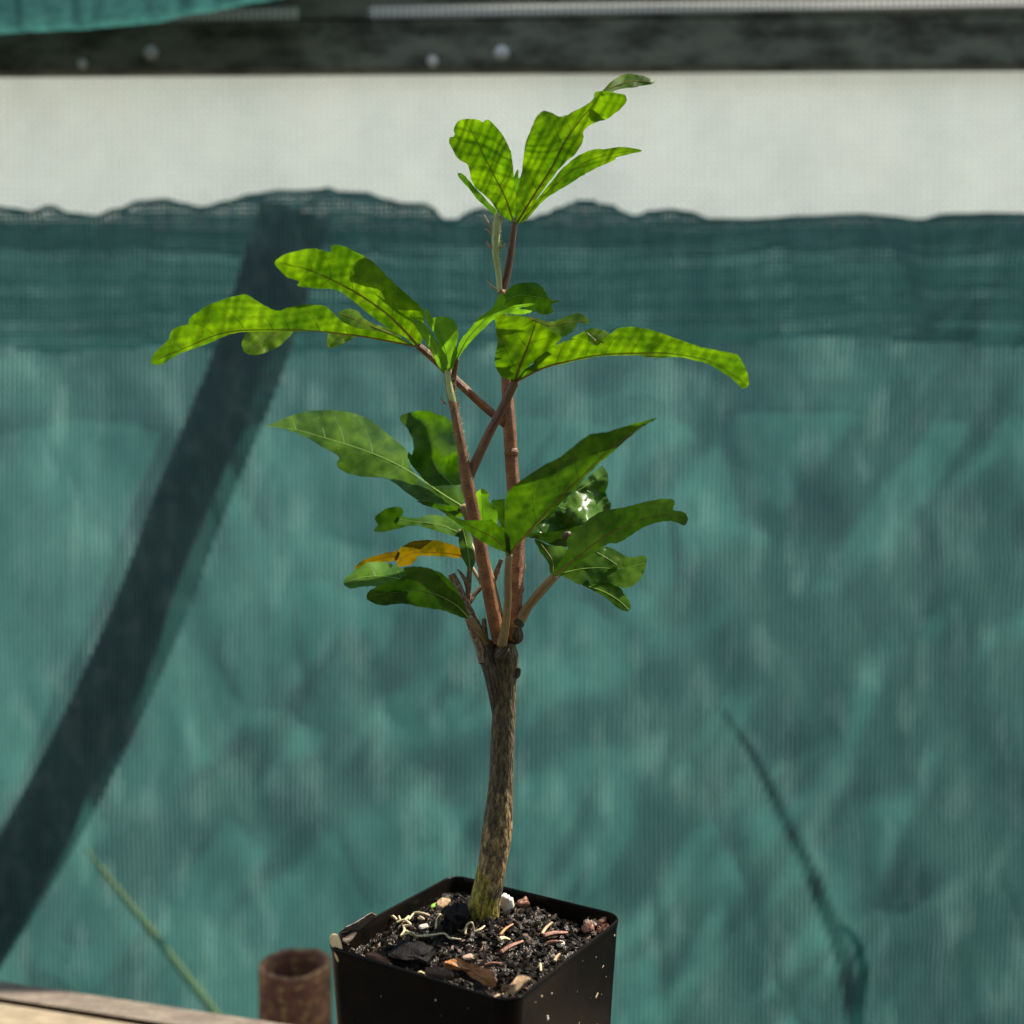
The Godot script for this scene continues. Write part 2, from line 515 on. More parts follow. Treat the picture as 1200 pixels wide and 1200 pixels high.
func build_plant():
	var foot := at(568, 1072, DP)
	var plant := base("young_plant", foot)
	tag(plant, "young leafy plant with a brown woody trunk growing in the black square pot", "plant")
	# trunk
	var s := Shape.new()
	tube(s, stem([[566, 1085, DP], [568, 1060, DP], [574, 1030, DP], [579, 1000, DP], [583, 970, DP], [587, 920, DP], [589, 870, DP], [591, 820, DP], [592, 790, DP], [592, 768, DP], [593, 752, DP]]), radii([19, 18, 17, 17, 17.5, 14.5, 14, 13.5, 14, 15.5, 10]), 48, 18, 0.055, 420.0, 0.3)
	for p in s.v:
		var h := (p.y - foot.y) / .02
		var q := p * Vector3(1, .55, 1)
		var tint := c(.36, .315, .2).lerp(c(.27, .275, .14), smoothstep(-.1, .3, n3(q, 2600.0)))
		var pale := n3(q + Vector3(3, 1, 2), 9000.0) + .5 * n3(q, 22000.0) + .32 - .42 * absf(h - .75)
		if pale > .1: tint = tint.lerp(c(1, .82, .52), smoothstep(.1, .22, pale))
		var moss := n3(q + Vector3(7, 4, 1), 8000.0) + .5 * n3(q, 20000.0) + .3 - .5 * maxf(h, 0.0) - (p.x - foot.x) * 60.0
		if moss > .05: tint = tint.lerp(c(.95, .95, .16), smoothstep(.05, .2, moss))
		s.col.append(tint)
	obj("trunk", s, M.trunk, plant)
	for k in [[[598, 793, DP], [605, 790, DP - .001], [608, 783, DP - .002], 5.0], [[585, 768, DP - .003], [591, 763, DP - .006], [594, 759, DP - .006], 8.0], [[577, 776, DP], [571, 768, DP], [569, 760, DP + .001], 8.0], [[602, 750, DP], [606, 745, DP - .001], [607, 735, DP - .001], 8.0], [[612, 727, DP], [606, 730, DP], [600, 735, DP], 8.0]]:
		s = Shape.new()
		tube(s, stem([k[0], k[1], k[2]]), radii([k[3] * .8, k[3], k[3] * .5]), 20, 6, 0.35, 800.0)
		obj("bark_knot", s, M.bark, plant)
	# second, dead stem running down the left of the trunk
	s = Shape.new()
	tube(s, stem([[583, 850, DP + .001], [581, 815, DP - .001], [577, 790, DP - .001], [573, 770, DP], [569, 752, DP]]), radii([4, 8, 9.5, 11, 9]), 24, 10, 0.2, 450.0, 0.3)
	obj("side_stem", s, M.bark, plant)
	# branches
	var bs := [
		[[[586, 752, DP - .002], [580, 728, DP - .004], [574, 700, DP - .006], [563, 640, DP - .010], [553, 592, DP - .013], [547, 562, DP - .014], [540, 520, DP - .014], [531, 475, DP - .013], [526, 452, DP - .012], [524, 432, DP - .012]], [8.4, 7.8, 7.4, 7, 6.8, 7.2, 5.2, 4.6, 4.2, 3.4], "branch"],
		[[[601, 752, DP], [603, 700, DP + .002], [606, 640, DP + .004], [604, 600, DP + .004], [600, 550, DP + .004], [597, 500, DP + .003], [595, 470, DP + .003], [593, 430, DP + .003], [590, 390, DP + .002], [588, 340, DP + .002]], [9.6, 9, 8.6, 8.2, 7.8, 7.6, 7, 6.2, 5.4, 4.4], "branch"],
		[[[571, 775, DP], [566, 757, DP], [557, 737, DP], [549, 718, DP + .001], [541, 700, DP + .002], [534, 684, DP + .003], [529, 673, DP + .003]], [10, 9, 7.6, 6.4, 5.8, 5.4, 4.4], "pale_bark"],
		[[[549, 709, DP + .003], [549, 690, DP + .003], [550, 670, DP + .003], [550, 664, DP + .003]], [3.6, 3.4, 3, 2.4], "pale_bark"],
		[[[551, 705, DP + .003], [556, 697, DP + .004], [563, 689, DP + .005], [568, 684, DP + .006]], [3, 2.7, 2.5, 2], "pale_bark"],
		[[[548, 690, DP + .003], [545, 680, DP + .002], [541, 673, DP + .002], [536, 667, DP + .002]], [2.5, 2.3, 2, .8], "pale_bark"],
		[[[569, 757, DP - .002], [568, 740, DP - .001], [567, 725, DP]], [3.6, 3.2, 2.4], "pale_bark"],
		[[[580, 715, DP + .004], [577, 690, DP + .005], [583, 668, DP + .006], [588, 655, DP + .006]], [4, 3.6, 3.4, 2], "pale_bark"],
		[[[589, 735, DP + .001], [585, 715, DP + .001], [580, 700, DP + .001], [576, 692, DP + .001]], [2.6, 2.5, 2.2, 1], "yellow_leaf"],
	]
	for k in bs:
		s = Shape.new()
		tube(s, stem(k[0]), radii(k[1]), 16, 8, 0.16 if k[2] == "pale_bark" else 0.09, 420.0, 0.5)
		obj("branch" if k[1][0] > 5 else "twig", s, M[k[2]], plant)
	for k in [[568, 668, DP - .008, 7.6, .22], [605, 690, DP + .0025, 9.2, -.06], [599, 530, DP + .0035, 8.0, .06]]:
		s = Shape.new()
		tube(s, stem([[k[0] + k[4] * 4, k[1] + 4, k[2]], [k[0], k[1], k[2]], [k[0] - k[4] * 4, k[1] - 4, k[2]]]), radii([k[3] * .92, k[3] * 1.04, k[3] * .92]), 18, 4, .12, 900.0)
		obj("leaf_scar", s, M.branch, plant)
	# soft hairy shoot at the top and stipules along the shoots
	s = Shape.new()
	tube(s, stem([[586, 343, DP + .002], [584, 318, DP + .001], [581, 300, DP], [581, 280, DP], [582, 262, DP], [583, 250, DP]]), radii([3.4, 3.3, 3.6, 4.4, 4.6, 2]), 12, 8, 0.16, 1500.0)
	obj("shoot_tip", s, M.shoot, plant)
	s = Shape.new()
	for k in 500:
		var top := k < 230
		var u := rng.randf()
		var p: Vector3
		if top: p = at(lerpf(584, 582, u), lerpf(312, 252, u), DP)
		else: p = at(lerpf(547, 525, u), lerpf(555, 440, u), DP - .0135)
		var a := rng.randf() * TAU
		var o := Vector3(cos(a), rng.randf_range(.0, .7), sin(a)).normalized()
		var r := (4.0 if top else lerpf(6.6, 4.2, u)) * PX
		tube(s, [p + o * r * .8, p + o * (r + rng.randf_range(.0004, .0011))], [.00006, .00002], 3, 1, 0, 1, 1, false)
	tag(obj("hairs", s, M.shoot, plant), "", "", "", "stuff")
	for k in [[[580, 272], [573, 262], [567, 251]], [[579, 276], [572, 270], [568, 268]], [[579, 292], [573, 288], [570, 282]], [[585, 292], [590, 288], [592, 284]], [[583, 340], [576, 335], [570, 328]], [[586, 262], [587, 254], [587, 247]], [[538, 487], [533, 482], [530, 476]], [[522, 474], [518, 469], [516, 465]], [[534, 478], [537, 474], [538, 470]], [[612, 672], [615, 666], [615, 660]], [[608, 664], [611, 656], [611, 648]]]:
		s = Shape.new()
		var dd: float = DP - .012 if k[0][0] < 560 else DP
		tube(s, stem([[k[0][0], k[0][1], dd], [k[1][0], k[1][1], dd - .0005], [k[2][0], k[2][1], dd - .001]]), radii([1.6, 1.3, .3]), 6, 3)
		obj("stipule", s, M.stipule, plant)

	# --- leaf at the very top
	var d1 := DP + .001
	leaf(plant, M.leaf, M.midrib, [
		{"out": crop(500, 60, 4, [405, 803, 345, 765, 290, 690, 230, 640, 205, 590, 195, 535, 150, 505, 110, 440, 108, 405, 132, 395, 128, 360, 160, 320, 245, 322, 262, 333, 290, 322, 335, 365, 385, 445, 398, 490, 405, 560, 415, 640, 416, 720]),
			"rib": crop(500, 60, 4, [407, 800, 370, 690, 320, 590, 270, 490, 225, 400, 190, 345]), "d": d1, "gy": .75, "gx": -.35, "fold": -.2},
		{"out": crop(500, 60, 4, [415, 803, 418, 690, 430, 640, 447, 560, 460, 450, 490, 360, 520, 300, 560, 280, 620, 305, 660, 297, 770, 237, 790, 195, 820, 188, 920, 200, 938, 225, 915, 265, 850, 315, 780, 340, 735, 375, 735, 410, 700, 480, 640, 530, 590, 590, 510, 700, 470, 760, 440, 803]),
			"rib": crop(500, 60, 4, [425, 802, 500, 680, 590, 540, 650, 420, 730, 310, 790, 240]), "d": d1, "gy": .7, "gx": .1, "fold": -.25, "wave": 1.2, "rib_r": 1.8},
		{"out": crop(500, 60, 4, [815, 200, 825, 185, 870, 140, 930, 105, 1000, 112, 1055, 130, 1063, 150, 1000, 165, 920, 175, 860, 192]),
			"rib": crop(500, 60, 4, [820, 195, 880, 165, 960, 140, 1055, 145]), "d": d1 - .022, "gy": -.6, "gx": .3, "rib_r": .5, "plain": true},
		{"out": crop(500, 60, 4, [440, 803, 480, 740, 520, 690, 600, 590, 680, 510, 740, 475, 800, 457, 830, 460, 900, 450, 1010, 463, 940, 485, 885, 500, 880, 512, 800, 545, 735, 580, 720, 590, 640, 640, 560, 690, 510, 745, 460, 795]),
			"rib": crop(500, 60, 4, [445, 800, 520, 710, 620, 610, 720, 535, 830, 490, 990, 463]), "d": d1 + .001, "gy": 1.0, "gx": .35, "rib_r": .9},
	], stem([[603, 261, d1], [599, 292, d1 + .001], [594, 322, d1 + .002], [588, 345, d1 + .002]]), radii([3.4, 4.2, 4.8, 4.6]), M.petiole)
	leaf(plant, M.young_leaf, M.green_rib, [
		{"out": crop(500, 60, 4, [345, 792, 290, 745, 235, 690, 195, 640, 145, 580, 165, 572, 205, 615, 265, 680, 330, 750]),
			"rib": crop(500, 60, 4, [340, 790, 260, 700, 200, 630, 150, 578]), "d": d1 + .004, "gy": .6, "gx": .4, "rib_r": .6, "plain": true},
		{"out": crop(500, 60, 4, [385, 760, 400, 660, 412, 580, 428, 555, 430, 595, 442, 590, 432, 670, 420, 760]),
			"rib": crop(500, 60, 4, [400, 760, 418, 640, 424, 570]), "d": d1 + .006, "gy": .4, "rib_r": .4, "plain": true},
	])

	# --- long leaf reaching left
	var d2 := DP - .004
	leaf(plant, M.leaf, M.midrib, [
		{"out": crop(160, 270, 3, [990, 415, 940, 375, 880, 340, 800, 280, 740, 230, 700, 208, 640, 205, 570, 195, 568, 178, 530, 165, 490, 125, 487, 108, 520, 85, 600, 65, 640, 66, 680, 75, 685, 55, 715, 52, 760, 70, 830, 110, 880, 160, 940, 215, 1000, 270, 1012, 310, 1005, 380]),
			"rib": crop(160, 270, 3, [995, 410, 900, 310, 800, 235, 700, 180, 600, 137, 500, 112]), "d": d2, "gy": .9, "gx": .15, "fold": -.2, "rib_r": 1.8},
		{"out": crop(160, 270, 3, [990, 412, 930, 400, 860, 385, 760, 370, 680, 358, 600, 353, 540, 355, 390, 357, 330, 365, 260, 395, 190, 420, 150, 435, 90, 470, 60, 472, 50, 455, 70, 425, 110, 385, 130, 345, 180, 330, 190, 305, 250, 265, 330, 235, 385, 225, 410, 240, 460, 270, 500, 282, 540, 270, 600, 260, 660, 265, 690, 290, 730, 325, 780, 345, 850, 355, 920, 375]),
			"rib": crop(160, 270, 3, [990, 409, 850, 382, 760, 368, 600, 351, 400, 350, 290, 365, 190, 405, 70, 455]), "d": d2 - .001, "gy": 1.1, "gx": .2, "fold": 0.0, "wave": .8, "rib_r": 1.6},
		{"out": crop(160, 270, 3, [395, 352, 372, 385, 370, 405, 385, 432, 430, 437, 490, 415, 525, 385, 545, 352]),
			"rib": crop(160, 270, 3, [500, 354, 450, 385, 400, 420]), "d": d2 - .004, "gy": -.7, "gx": .2, "rib_r": .5, "plain": true},
		{"out": crop(160, 270, 3, [675, 355, 670, 405, 690, 412, 740, 392, 775, 365]),
			"rib": crop(160, 270, 3, [740, 363, 700, 395]), "d": d2 - .002, "gy": -.7, "gx": .2, "rib_r": .4, "plain": true},
		{"out": crop(160, 270, 3, [705, 292, 740, 275, 780, 285, 800, 310, 840, 330, 905, 352, 930, 380, 850, 358, 780, 348, 730, 328]),
			"rib": crop(160, 270, 3, [900, 365, 800, 325, 720, 292]), "d": d2 + .006, "gy": -.8, "gx": .2, "rib_r": .5, "plain": true},
	], stem([[490, 405, d2], [508, 420, d2 + .001], [535, 446, d2 + .002], [565, 474, d2 + .004], [592, 497, d2 + .007]]), radii([4.2, 4.6, 4.8, 5, 5.2]), M.branch)

	# --- young leaf at the tip of the left branch
	var d3 := DP - .015
	leaf(plant, M.young_leaf, M.green_rib, [
		{"out": crop(160, 270, 3, [958, 298, 985, 310, 1015, 332, 1050, 378, 1085, 435, 1098, 490, 1085, 500, 1068, 488, 1030, 420, 988, 350]),
			"rib": crop(160, 270, 3, [1085, 495, 1050, 420, 1010, 350, 965, 303]), "d": d3 + .002, "gy": .6, "gx": -.5, "rib_r": .7, "plain": true},
		{"out": crop(160, 270, 3, [1010, 282, 1025, 278, 1040, 305, 1090, 303, 1122, 325, 1132, 370, 1120, 420, 1118, 450, 1098, 495, 1085, 470, 1080, 430, 1050, 370, 1022, 325]),
			"rib": crop(160, 270, 3, [1092, 490, 1090, 440, 1070, 380, 1040, 325, 1022, 290]), "d": d3 + .004, "gy": .6, "gx": -.2, "rib_r": .7, "fold": .4, "plain": true},
		{"out": crop(160, 270, 3, [1098, 495, 1108, 450, 1118, 405, 1128, 420, 1124, 450, 1108, 490]),
			"rib": crop(160, 270, 3, [1100, 492, 1120, 420]), "d": d3, "gy": .5, "rib_r": .4, "plain": true},
	], stem([[524, 434, d3 + .002], [527, 455, d3 + .002], [532, 478, d3 + .002]]), radii([3.2, 4, 4.4]), M.shoot)
	# --- young leaf leaning right from the same tip
	leaf(plant, M.young_leaf, M.green_rib, [
		{"out": crop(480, 320, 5, [275, 500, 280, 440, 305, 385, 355, 325, 400, 265, 450, 230, 490, 195, 520, 135, 540, 120, 562, 150, 560, 195, 640, 185, 735, 178, 690, 195, 640, 208, 715, 222, 690, 236, 640, 243, 560, 238, 500, 268, 440, 320, 370, 390, 320, 450, 285, 500]),
			"rib": crop(480, 320, 5, [279, 500, 330, 400, 400, 315, 480, 245, 570, 212, 715, 183]), "d": d3 + .002, "gy": .8, "gx": .2, "rib_r": .9, "quilt": 1.5},
	], stem([[535.5, 420, d3 + .002], [532, 440, d3 + .003], [530, 465, d3 + .003]]), radii([2.6, 3.4, 3.8]), M.petiole)

	leaf(plant, M.old_shaded_leaf, M.green_rib, [  # shadowed lobe of the young leaf, its shade put into the colour
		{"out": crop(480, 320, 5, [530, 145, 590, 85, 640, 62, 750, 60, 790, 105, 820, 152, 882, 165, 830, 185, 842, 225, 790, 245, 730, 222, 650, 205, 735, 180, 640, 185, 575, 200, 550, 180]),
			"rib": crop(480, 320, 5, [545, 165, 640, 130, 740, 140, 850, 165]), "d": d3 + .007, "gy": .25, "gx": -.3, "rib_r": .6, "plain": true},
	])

	# --- leaf reaching right
	var d4 := DP - .016
	leaf(plant, M.leaf, M.midrib, [
		{"out": crop(480, 320, 5, [600, 630, 545, 610, 510, 565, 500, 500, 512, 400, 502, 260, 560, 245, 660, 252, 740, 285, 800, 320, 890, 372, 850, 420, 770, 490, 700, 545, 640, 630]),
			"rib": crop(480, 320, 5, [620, 630, 650, 540, 690, 440, 720, 350, 740, 290]), "d": d4, "gy": .8, "gx": .3, "fold": -.15, "rib_r": 1.9},
		{"out": crop(480, 320, 5, [660, 250, 740, 262, 800, 282, 850, 280, 900, 262, 960, 238, 1000, 235, 1048, 275, 1046, 302, 990, 290, 970, 325, 930, 362, 895, 372, 850, 352, 800, 322, 740, 288]),
			"rib": crop(480, 320, 5, [700, 262, 820, 305, 920, 290, 1035, 280]), "d": d4 - .014, "gy": -.8, "gx": -.1, "rib_r": .5, "plain": true},
		{"out": crop(460, 320, 2.727, [388, 352, 420, 312, 455, 285, 500, 240, 560, 215, 610, 188, 625, 205, 650, 232, 690, 197, 740, 172, 840, 185, 900, 207, 990, 237, 1090, 257, 1110, 270, 1135, 320, 1137, 360, 1115, 367, 1080, 335, 1020, 297, 960, 277, 890, 267, 780, 264, 660, 267, 560, 287, 480, 307, 420, 337]),
			"rib": crop(460, 320, 2.727, [390, 350, 480, 304, 560, 282, 660, 262, 780, 256, 900, 258, 1020, 284, 1120, 348]), "d": d4, "gy": 1.0, "gx": -.15, "fold": 0.0, "wave": .6, "rib_r": 1.7},
		{"out": crop(460, 320, 2.727, [608, 190, 620, 180, 655, 177, 692, 197, 670, 220, 648, 232, 628, 212]),
			"rib": crop(460, 320, 2.727, [620, 190, 650, 215]), "d": d4 - .019, "gy": -.3, "gx": .0, "rib_r": .3, "plain": true},
		{"out": crop(460, 320, 2.727, [790, 260, 800, 268, 830, 271, 890, 270, 885, 262, 830, 258]),
			"rib": crop(460, 320, 2.727, [795, 264, 880, 266]), "d": d4 - .004, "gy": -.9, "rib_r": .4, "plain": true},
		{"out": crop(480, 320, 5, [725, 525, 740, 505, 800, 450, 850, 425, 900, 405, 880, 432, 820, 480, 760, 518]),
			"rib": crop(480, 320, 5, [730, 522, 800, 465, 890, 410]), "d": d4 - .006, "gy": -.9, "rib_r": .4, "plain": true},
	], stem([[604, 446, d4], [590, 476, d4 + .001], [572, 510, d4 + .002], [558, 540, d4 + .003], [547, 564, d4 + .003]]), radii([5, 5.2, 5.4, 5.6, 6]), M.petiole)

	# --- glossy leaf on the left, upper side in view
	var d5 := DP + .006
	leaf(plant, M.mid_leaf, M.green_rib, [
		{"out": crop(380, 480, 4, [-276, 76, -230, 60, -180, 38, -120, 16, -60, 5, 0, 2, 60, 4, 130, 15, 200, 40, 270, 90, 340, 150, 385, 190, 392, 240, 430, 310, 475, 350, 560, 355, 640, 352, 655, 420, 640, 470, 560, 445, 470, 440, 400, 400, 350, 360, 290, 322, 200, 315, 120, 303, 70, 275, 58, 250, 68, 222, 0, 180, -60, 145, -130, 110, -200, 88]),
			"rib": crop(380, 480, 4, [650, 455, 560, 400, 480, 345, 400, 290, 280, 228, 150, 178, 0, 132, -130, 95, -270, 76]), "d": d5, "gy": -1.45, "gx": .2, "fold": .3, "wave": .7, "rib_r": 1.5, "quilt": 2.6, "blister": .0002},
		{"out": crop(380, 480, 4, [500, 360, 440, 300, 398, 240, 392, 200, 412, 210, 418, 150, 390, 90, 358, 55, 358, 30, 400, 12, 480, 5, 530, 22, 560, 30, 600, 60, 640, 110, 665, 180, 674, 280, 655, 345, 600, 352]),
			"rib": crop(380, 480, 4, [600, 350, 520, 270, 500, 170, 470, 70, 400, 20]), "d": d5 + .004, "gy": -.35, "gx": -.5, "fold": -.6, "wave": 1.0, "rib_r": 1.0},
		{"out": crop(380, 480, 4, [430, 428, 480, 434, 560, 447, 625, 460, 650, 500, 600, 500, 540, 470, 470, 448]),
			"rib": crop(380, 480, 4, [640, 480, 560, 462, 450, 436]), "d": d5 - .001, "gy": .8, "rib_r": .6, "plain": true},
	], stem([[542, 592, d5 - .002], [547, 604, d5 - .001], [556, 625, d5], [572, 665, d5 - .002], [586, 720, d5 - .006]]), radii([4.5, 5, 4.2, 4, 4]), M.olive_stalk)

	# --- dark leaf behind, pointing left
	var d6 := DP + .02
	leaf(plant, M.old_shaded_leaf, M.green_rib, [
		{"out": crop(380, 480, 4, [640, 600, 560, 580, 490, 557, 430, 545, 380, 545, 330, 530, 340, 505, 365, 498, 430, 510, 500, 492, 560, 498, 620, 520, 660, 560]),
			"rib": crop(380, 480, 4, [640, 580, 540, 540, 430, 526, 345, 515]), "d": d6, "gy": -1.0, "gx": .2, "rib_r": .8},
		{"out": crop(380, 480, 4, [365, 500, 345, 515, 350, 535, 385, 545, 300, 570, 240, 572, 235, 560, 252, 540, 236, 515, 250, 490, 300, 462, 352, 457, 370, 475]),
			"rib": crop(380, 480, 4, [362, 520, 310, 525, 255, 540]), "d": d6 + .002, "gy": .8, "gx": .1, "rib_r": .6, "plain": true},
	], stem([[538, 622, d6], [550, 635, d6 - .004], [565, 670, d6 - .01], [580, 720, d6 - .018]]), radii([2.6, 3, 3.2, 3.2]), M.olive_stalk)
	# --- yellowing leaf
	var d7 := DP + .012
	var yl = leaf(plant, M.yellow_leaf, M.midrib, [
		{"out": crop(380, 560, 6.667, [1070, 630, 960, 618, 870, 612, 770, 605, 730, 620, 690, 670, 600, 695, 575, 685, 555, 640, 560, 600, 600, 545, 680, 498, 780, 485, 880, 490, 980, 515, 1050, 545, 1085, 580]),
			"rib": crop(380, 560, 6.667, [1075, 610, 960, 590, 800, 580, 680, 590, 580, 640]), "d": d7, "gy": .9, "gx": .1, "rib_r": .8},
		{"out": crop(380, 560, 6.667, [570, 645, 500, 655, 440, 660, 380, 690, 300, 710, 240, 722, 245, 690, 290, 650, 370, 618, 470, 590, 570, 572, 590, 600]),
			"rib": crop(380, 560, 6.667, [575, 610, 440, 630, 330, 670, 250, 712]), "d": d7 - .002, "gy": .7, "gx": .1, "rib_r": .6, "plain": true},
	], stem([[540, 650, d7], [555, 668, d7 - .002], [575, 705, d7 - .006], [588, 738, d7 - .01]]), radii([2, 2.4, 2.8, 3]), M.olive_stalk)
	yl.set_meta("label", "yellowing leaf")
	# --- small narrow leaf on a twig
	leaf(plant, M.old_shaded_leaf, M.green_rib, [
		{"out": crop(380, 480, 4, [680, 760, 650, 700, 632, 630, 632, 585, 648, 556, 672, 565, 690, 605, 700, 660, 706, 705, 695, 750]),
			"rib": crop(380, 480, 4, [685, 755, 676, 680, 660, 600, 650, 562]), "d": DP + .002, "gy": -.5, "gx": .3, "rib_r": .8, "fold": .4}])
	# --- folded leaf low on the left
	var d9 := DP - .012
	leaf(plant, M.old_shaded_leaf, M.green_rib, [
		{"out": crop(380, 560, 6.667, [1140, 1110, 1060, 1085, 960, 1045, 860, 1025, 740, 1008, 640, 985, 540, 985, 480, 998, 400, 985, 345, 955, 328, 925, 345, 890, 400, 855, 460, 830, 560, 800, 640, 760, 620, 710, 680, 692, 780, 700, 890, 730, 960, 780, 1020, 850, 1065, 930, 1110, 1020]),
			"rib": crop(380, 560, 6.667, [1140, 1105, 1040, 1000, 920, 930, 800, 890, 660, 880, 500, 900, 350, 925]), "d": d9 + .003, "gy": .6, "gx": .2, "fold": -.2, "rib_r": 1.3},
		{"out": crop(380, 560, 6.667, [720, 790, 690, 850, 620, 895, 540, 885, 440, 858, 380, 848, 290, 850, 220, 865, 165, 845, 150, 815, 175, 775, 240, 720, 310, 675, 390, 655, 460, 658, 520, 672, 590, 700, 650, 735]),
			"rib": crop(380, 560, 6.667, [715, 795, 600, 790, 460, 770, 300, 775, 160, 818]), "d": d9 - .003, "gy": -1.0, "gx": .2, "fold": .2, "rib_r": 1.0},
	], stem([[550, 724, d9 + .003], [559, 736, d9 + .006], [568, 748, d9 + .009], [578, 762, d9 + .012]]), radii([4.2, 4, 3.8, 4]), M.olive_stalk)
	# --- front leaf, underside in view
	var d8 := DP - .024
	leaf(plant, M.mid_leaf, M.midrib, [
		{"out": crop(540, 480, 4, [212, 680, 205, 560, 208, 430, 225, 380, 300, 320, 400, 255, 470, 220, 540, 160, 610, 115, 680, 105, 760, 80, 850, 55, 915, 38, 905, 52, 850, 80, 780, 140, 700, 210, 640, 260, 590, 310, 540, 370, 480, 430, 430, 480, 380, 520, 330, 570, 280, 610, 240, 680]),
			"rib": crop(540, 480, 4, [226, 680, 330, 560, 430, 450, 560, 320, 690, 195, 800, 110, 908, 44]), "d": d8, "gy": .75, "gx": .25, "fold": -.15, "rib_r": 1.7, "quilt": .5},
		{"out": crop(540, 480, 4, [235, 680, 170, 655, 100, 618, 40, 575, 0, 545, -60, 500, -110, 462, -60, 480, 0, 512, 60, 520, 130, 518, 175, 538, 205, 560, 230, 600]),
			"rib": crop(540, 480, 4, [224, 678, 150, 600, 50, 550, -100, 468]), "d": d8 - .0005, "gy": .7, "gx": -.1, "fold": 0.0, "rib_r": .9},
	], stem([[596.5, 650, d8], [595, 675, d8 + .003], [595, 705, d8 + .008], [592, 735, d8 + .015], [588, 756, d8 + .018]]), radii([4, 4.2, 4.4, 5.2, 6.4]), M.olive_stalk)
	# --- bright small leaf behind the front leaf
	leaf(plant, M.young_leaf, M.green_rib, [
		{"out": crop(540, 480, 4, [110, 640, 75, 560, 62, 470, 62, 420, 76, 388, 100, 370, 130, 395, 130, 430, 160, 450, 172, 500, 160, 560]),
			"rib": crop(540, 480, 4, [115, 635, 105, 520, 98, 385]), "d": DP + .008, "gy": .4, "gx": .2, "rib_r": .7}])
	# --- blistered glossy leaf behind on the right
	var d10 := DP + .008
	leaf(plant, M.old_shaded_leaf, M.green_rib, [
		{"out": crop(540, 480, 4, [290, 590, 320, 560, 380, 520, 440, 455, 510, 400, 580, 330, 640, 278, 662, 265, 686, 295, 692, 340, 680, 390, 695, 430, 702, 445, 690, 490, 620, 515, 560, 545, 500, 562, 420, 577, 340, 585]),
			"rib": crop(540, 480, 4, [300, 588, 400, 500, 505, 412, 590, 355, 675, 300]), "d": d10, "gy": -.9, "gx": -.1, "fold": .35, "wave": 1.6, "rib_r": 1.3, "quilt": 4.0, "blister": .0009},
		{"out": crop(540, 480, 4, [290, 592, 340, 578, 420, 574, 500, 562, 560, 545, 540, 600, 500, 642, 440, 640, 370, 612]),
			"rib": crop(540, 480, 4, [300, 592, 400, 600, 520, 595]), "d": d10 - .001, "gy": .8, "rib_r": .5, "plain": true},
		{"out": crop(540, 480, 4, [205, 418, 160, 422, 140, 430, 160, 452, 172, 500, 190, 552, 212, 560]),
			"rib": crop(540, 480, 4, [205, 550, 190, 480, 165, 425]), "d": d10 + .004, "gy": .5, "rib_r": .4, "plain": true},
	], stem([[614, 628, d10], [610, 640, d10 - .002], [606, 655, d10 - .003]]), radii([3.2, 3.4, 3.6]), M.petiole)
	# --- dark leaf on the right, underside in view
	var d11 := DP - .008
	leaf(plant, M.old_shaded_leaf, M.midrib, [
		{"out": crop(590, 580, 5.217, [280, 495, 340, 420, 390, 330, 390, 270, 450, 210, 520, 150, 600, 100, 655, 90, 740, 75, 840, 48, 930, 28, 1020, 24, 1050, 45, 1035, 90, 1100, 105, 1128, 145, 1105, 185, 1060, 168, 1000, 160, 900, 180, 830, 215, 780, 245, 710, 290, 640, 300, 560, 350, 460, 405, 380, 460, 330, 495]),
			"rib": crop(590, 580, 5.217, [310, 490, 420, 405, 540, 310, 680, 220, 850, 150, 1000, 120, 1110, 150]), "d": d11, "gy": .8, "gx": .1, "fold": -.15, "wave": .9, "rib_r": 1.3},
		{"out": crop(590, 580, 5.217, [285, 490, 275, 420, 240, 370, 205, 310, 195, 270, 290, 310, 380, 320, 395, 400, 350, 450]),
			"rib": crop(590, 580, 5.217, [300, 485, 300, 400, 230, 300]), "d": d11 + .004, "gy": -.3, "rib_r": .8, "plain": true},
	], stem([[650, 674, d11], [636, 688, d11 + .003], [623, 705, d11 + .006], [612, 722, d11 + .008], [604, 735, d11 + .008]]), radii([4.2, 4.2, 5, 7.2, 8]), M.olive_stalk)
	# --- bright leaf under it
	var d12 := DP + .006
	leaf(plant, M.mid_leaf, M.green_rib, [
		{"out": crop(590, 580, 5.217, [340, 485, 420, 410, 500, 360, 560, 340, 620, 316, 680, 335, 770, 380, 865, 372, 872, 420, 850, 490, 810, 540, 760, 568, 700, 560, 640, 540, 540, 550, 470, 548, 400, 515]),
			"rib": crop(590, 580, 5.217, [345, 483, 460, 455, 580, 445, 700, 450, 860, 420]), "d": d12, "plain": true, "gy": -1.0, "gx": -.25, "fold": .2, "rib_r": 1.0, "quilt": 2.0, "blister": .0003},
		{"out": crop(590, 580, 5.217, [470, 546, 540, 545, 640, 535, 700, 560, 735, 600, 770, 650, 778, 695, 750, 712, 700, 692, 640, 640, 560, 590]),
			"rib": crop(590, 580, 5.217, [490, 550, 600, 585, 700, 640, 765, 700]), "d": d12 - .004, "gy": -.9, "gx": -.3, "rib_r": .8},
		{"out": crop(590, 580, 5.217, [555, 350, 610, 325, 660, 355, 712, 395, 700, 440, 650, 430, 590, 385]),
			"rib": crop(590, 580, 5.217, [570, 350, 640, 390, 700, 430]), "d": d12 - .003, "gy": -.5, "gx": .3, "rib_r": .4, "plain": true},
	], stem([[656, 672, d12], [640, 690, d12 - .003], [618, 715, d12 - .006]]), radii([2.6, 3, 3.2]), M.olive_stalk)
	# dried bud beside the blistered leaf
	s = Shape.new()
	tube(s, stem([[661, 630, DP - .001], [665, 627, DP - .002], [669, 625, DP - .002]]), radii([3, 4.5, 2.5]), 10, 5, .2, 900.0)
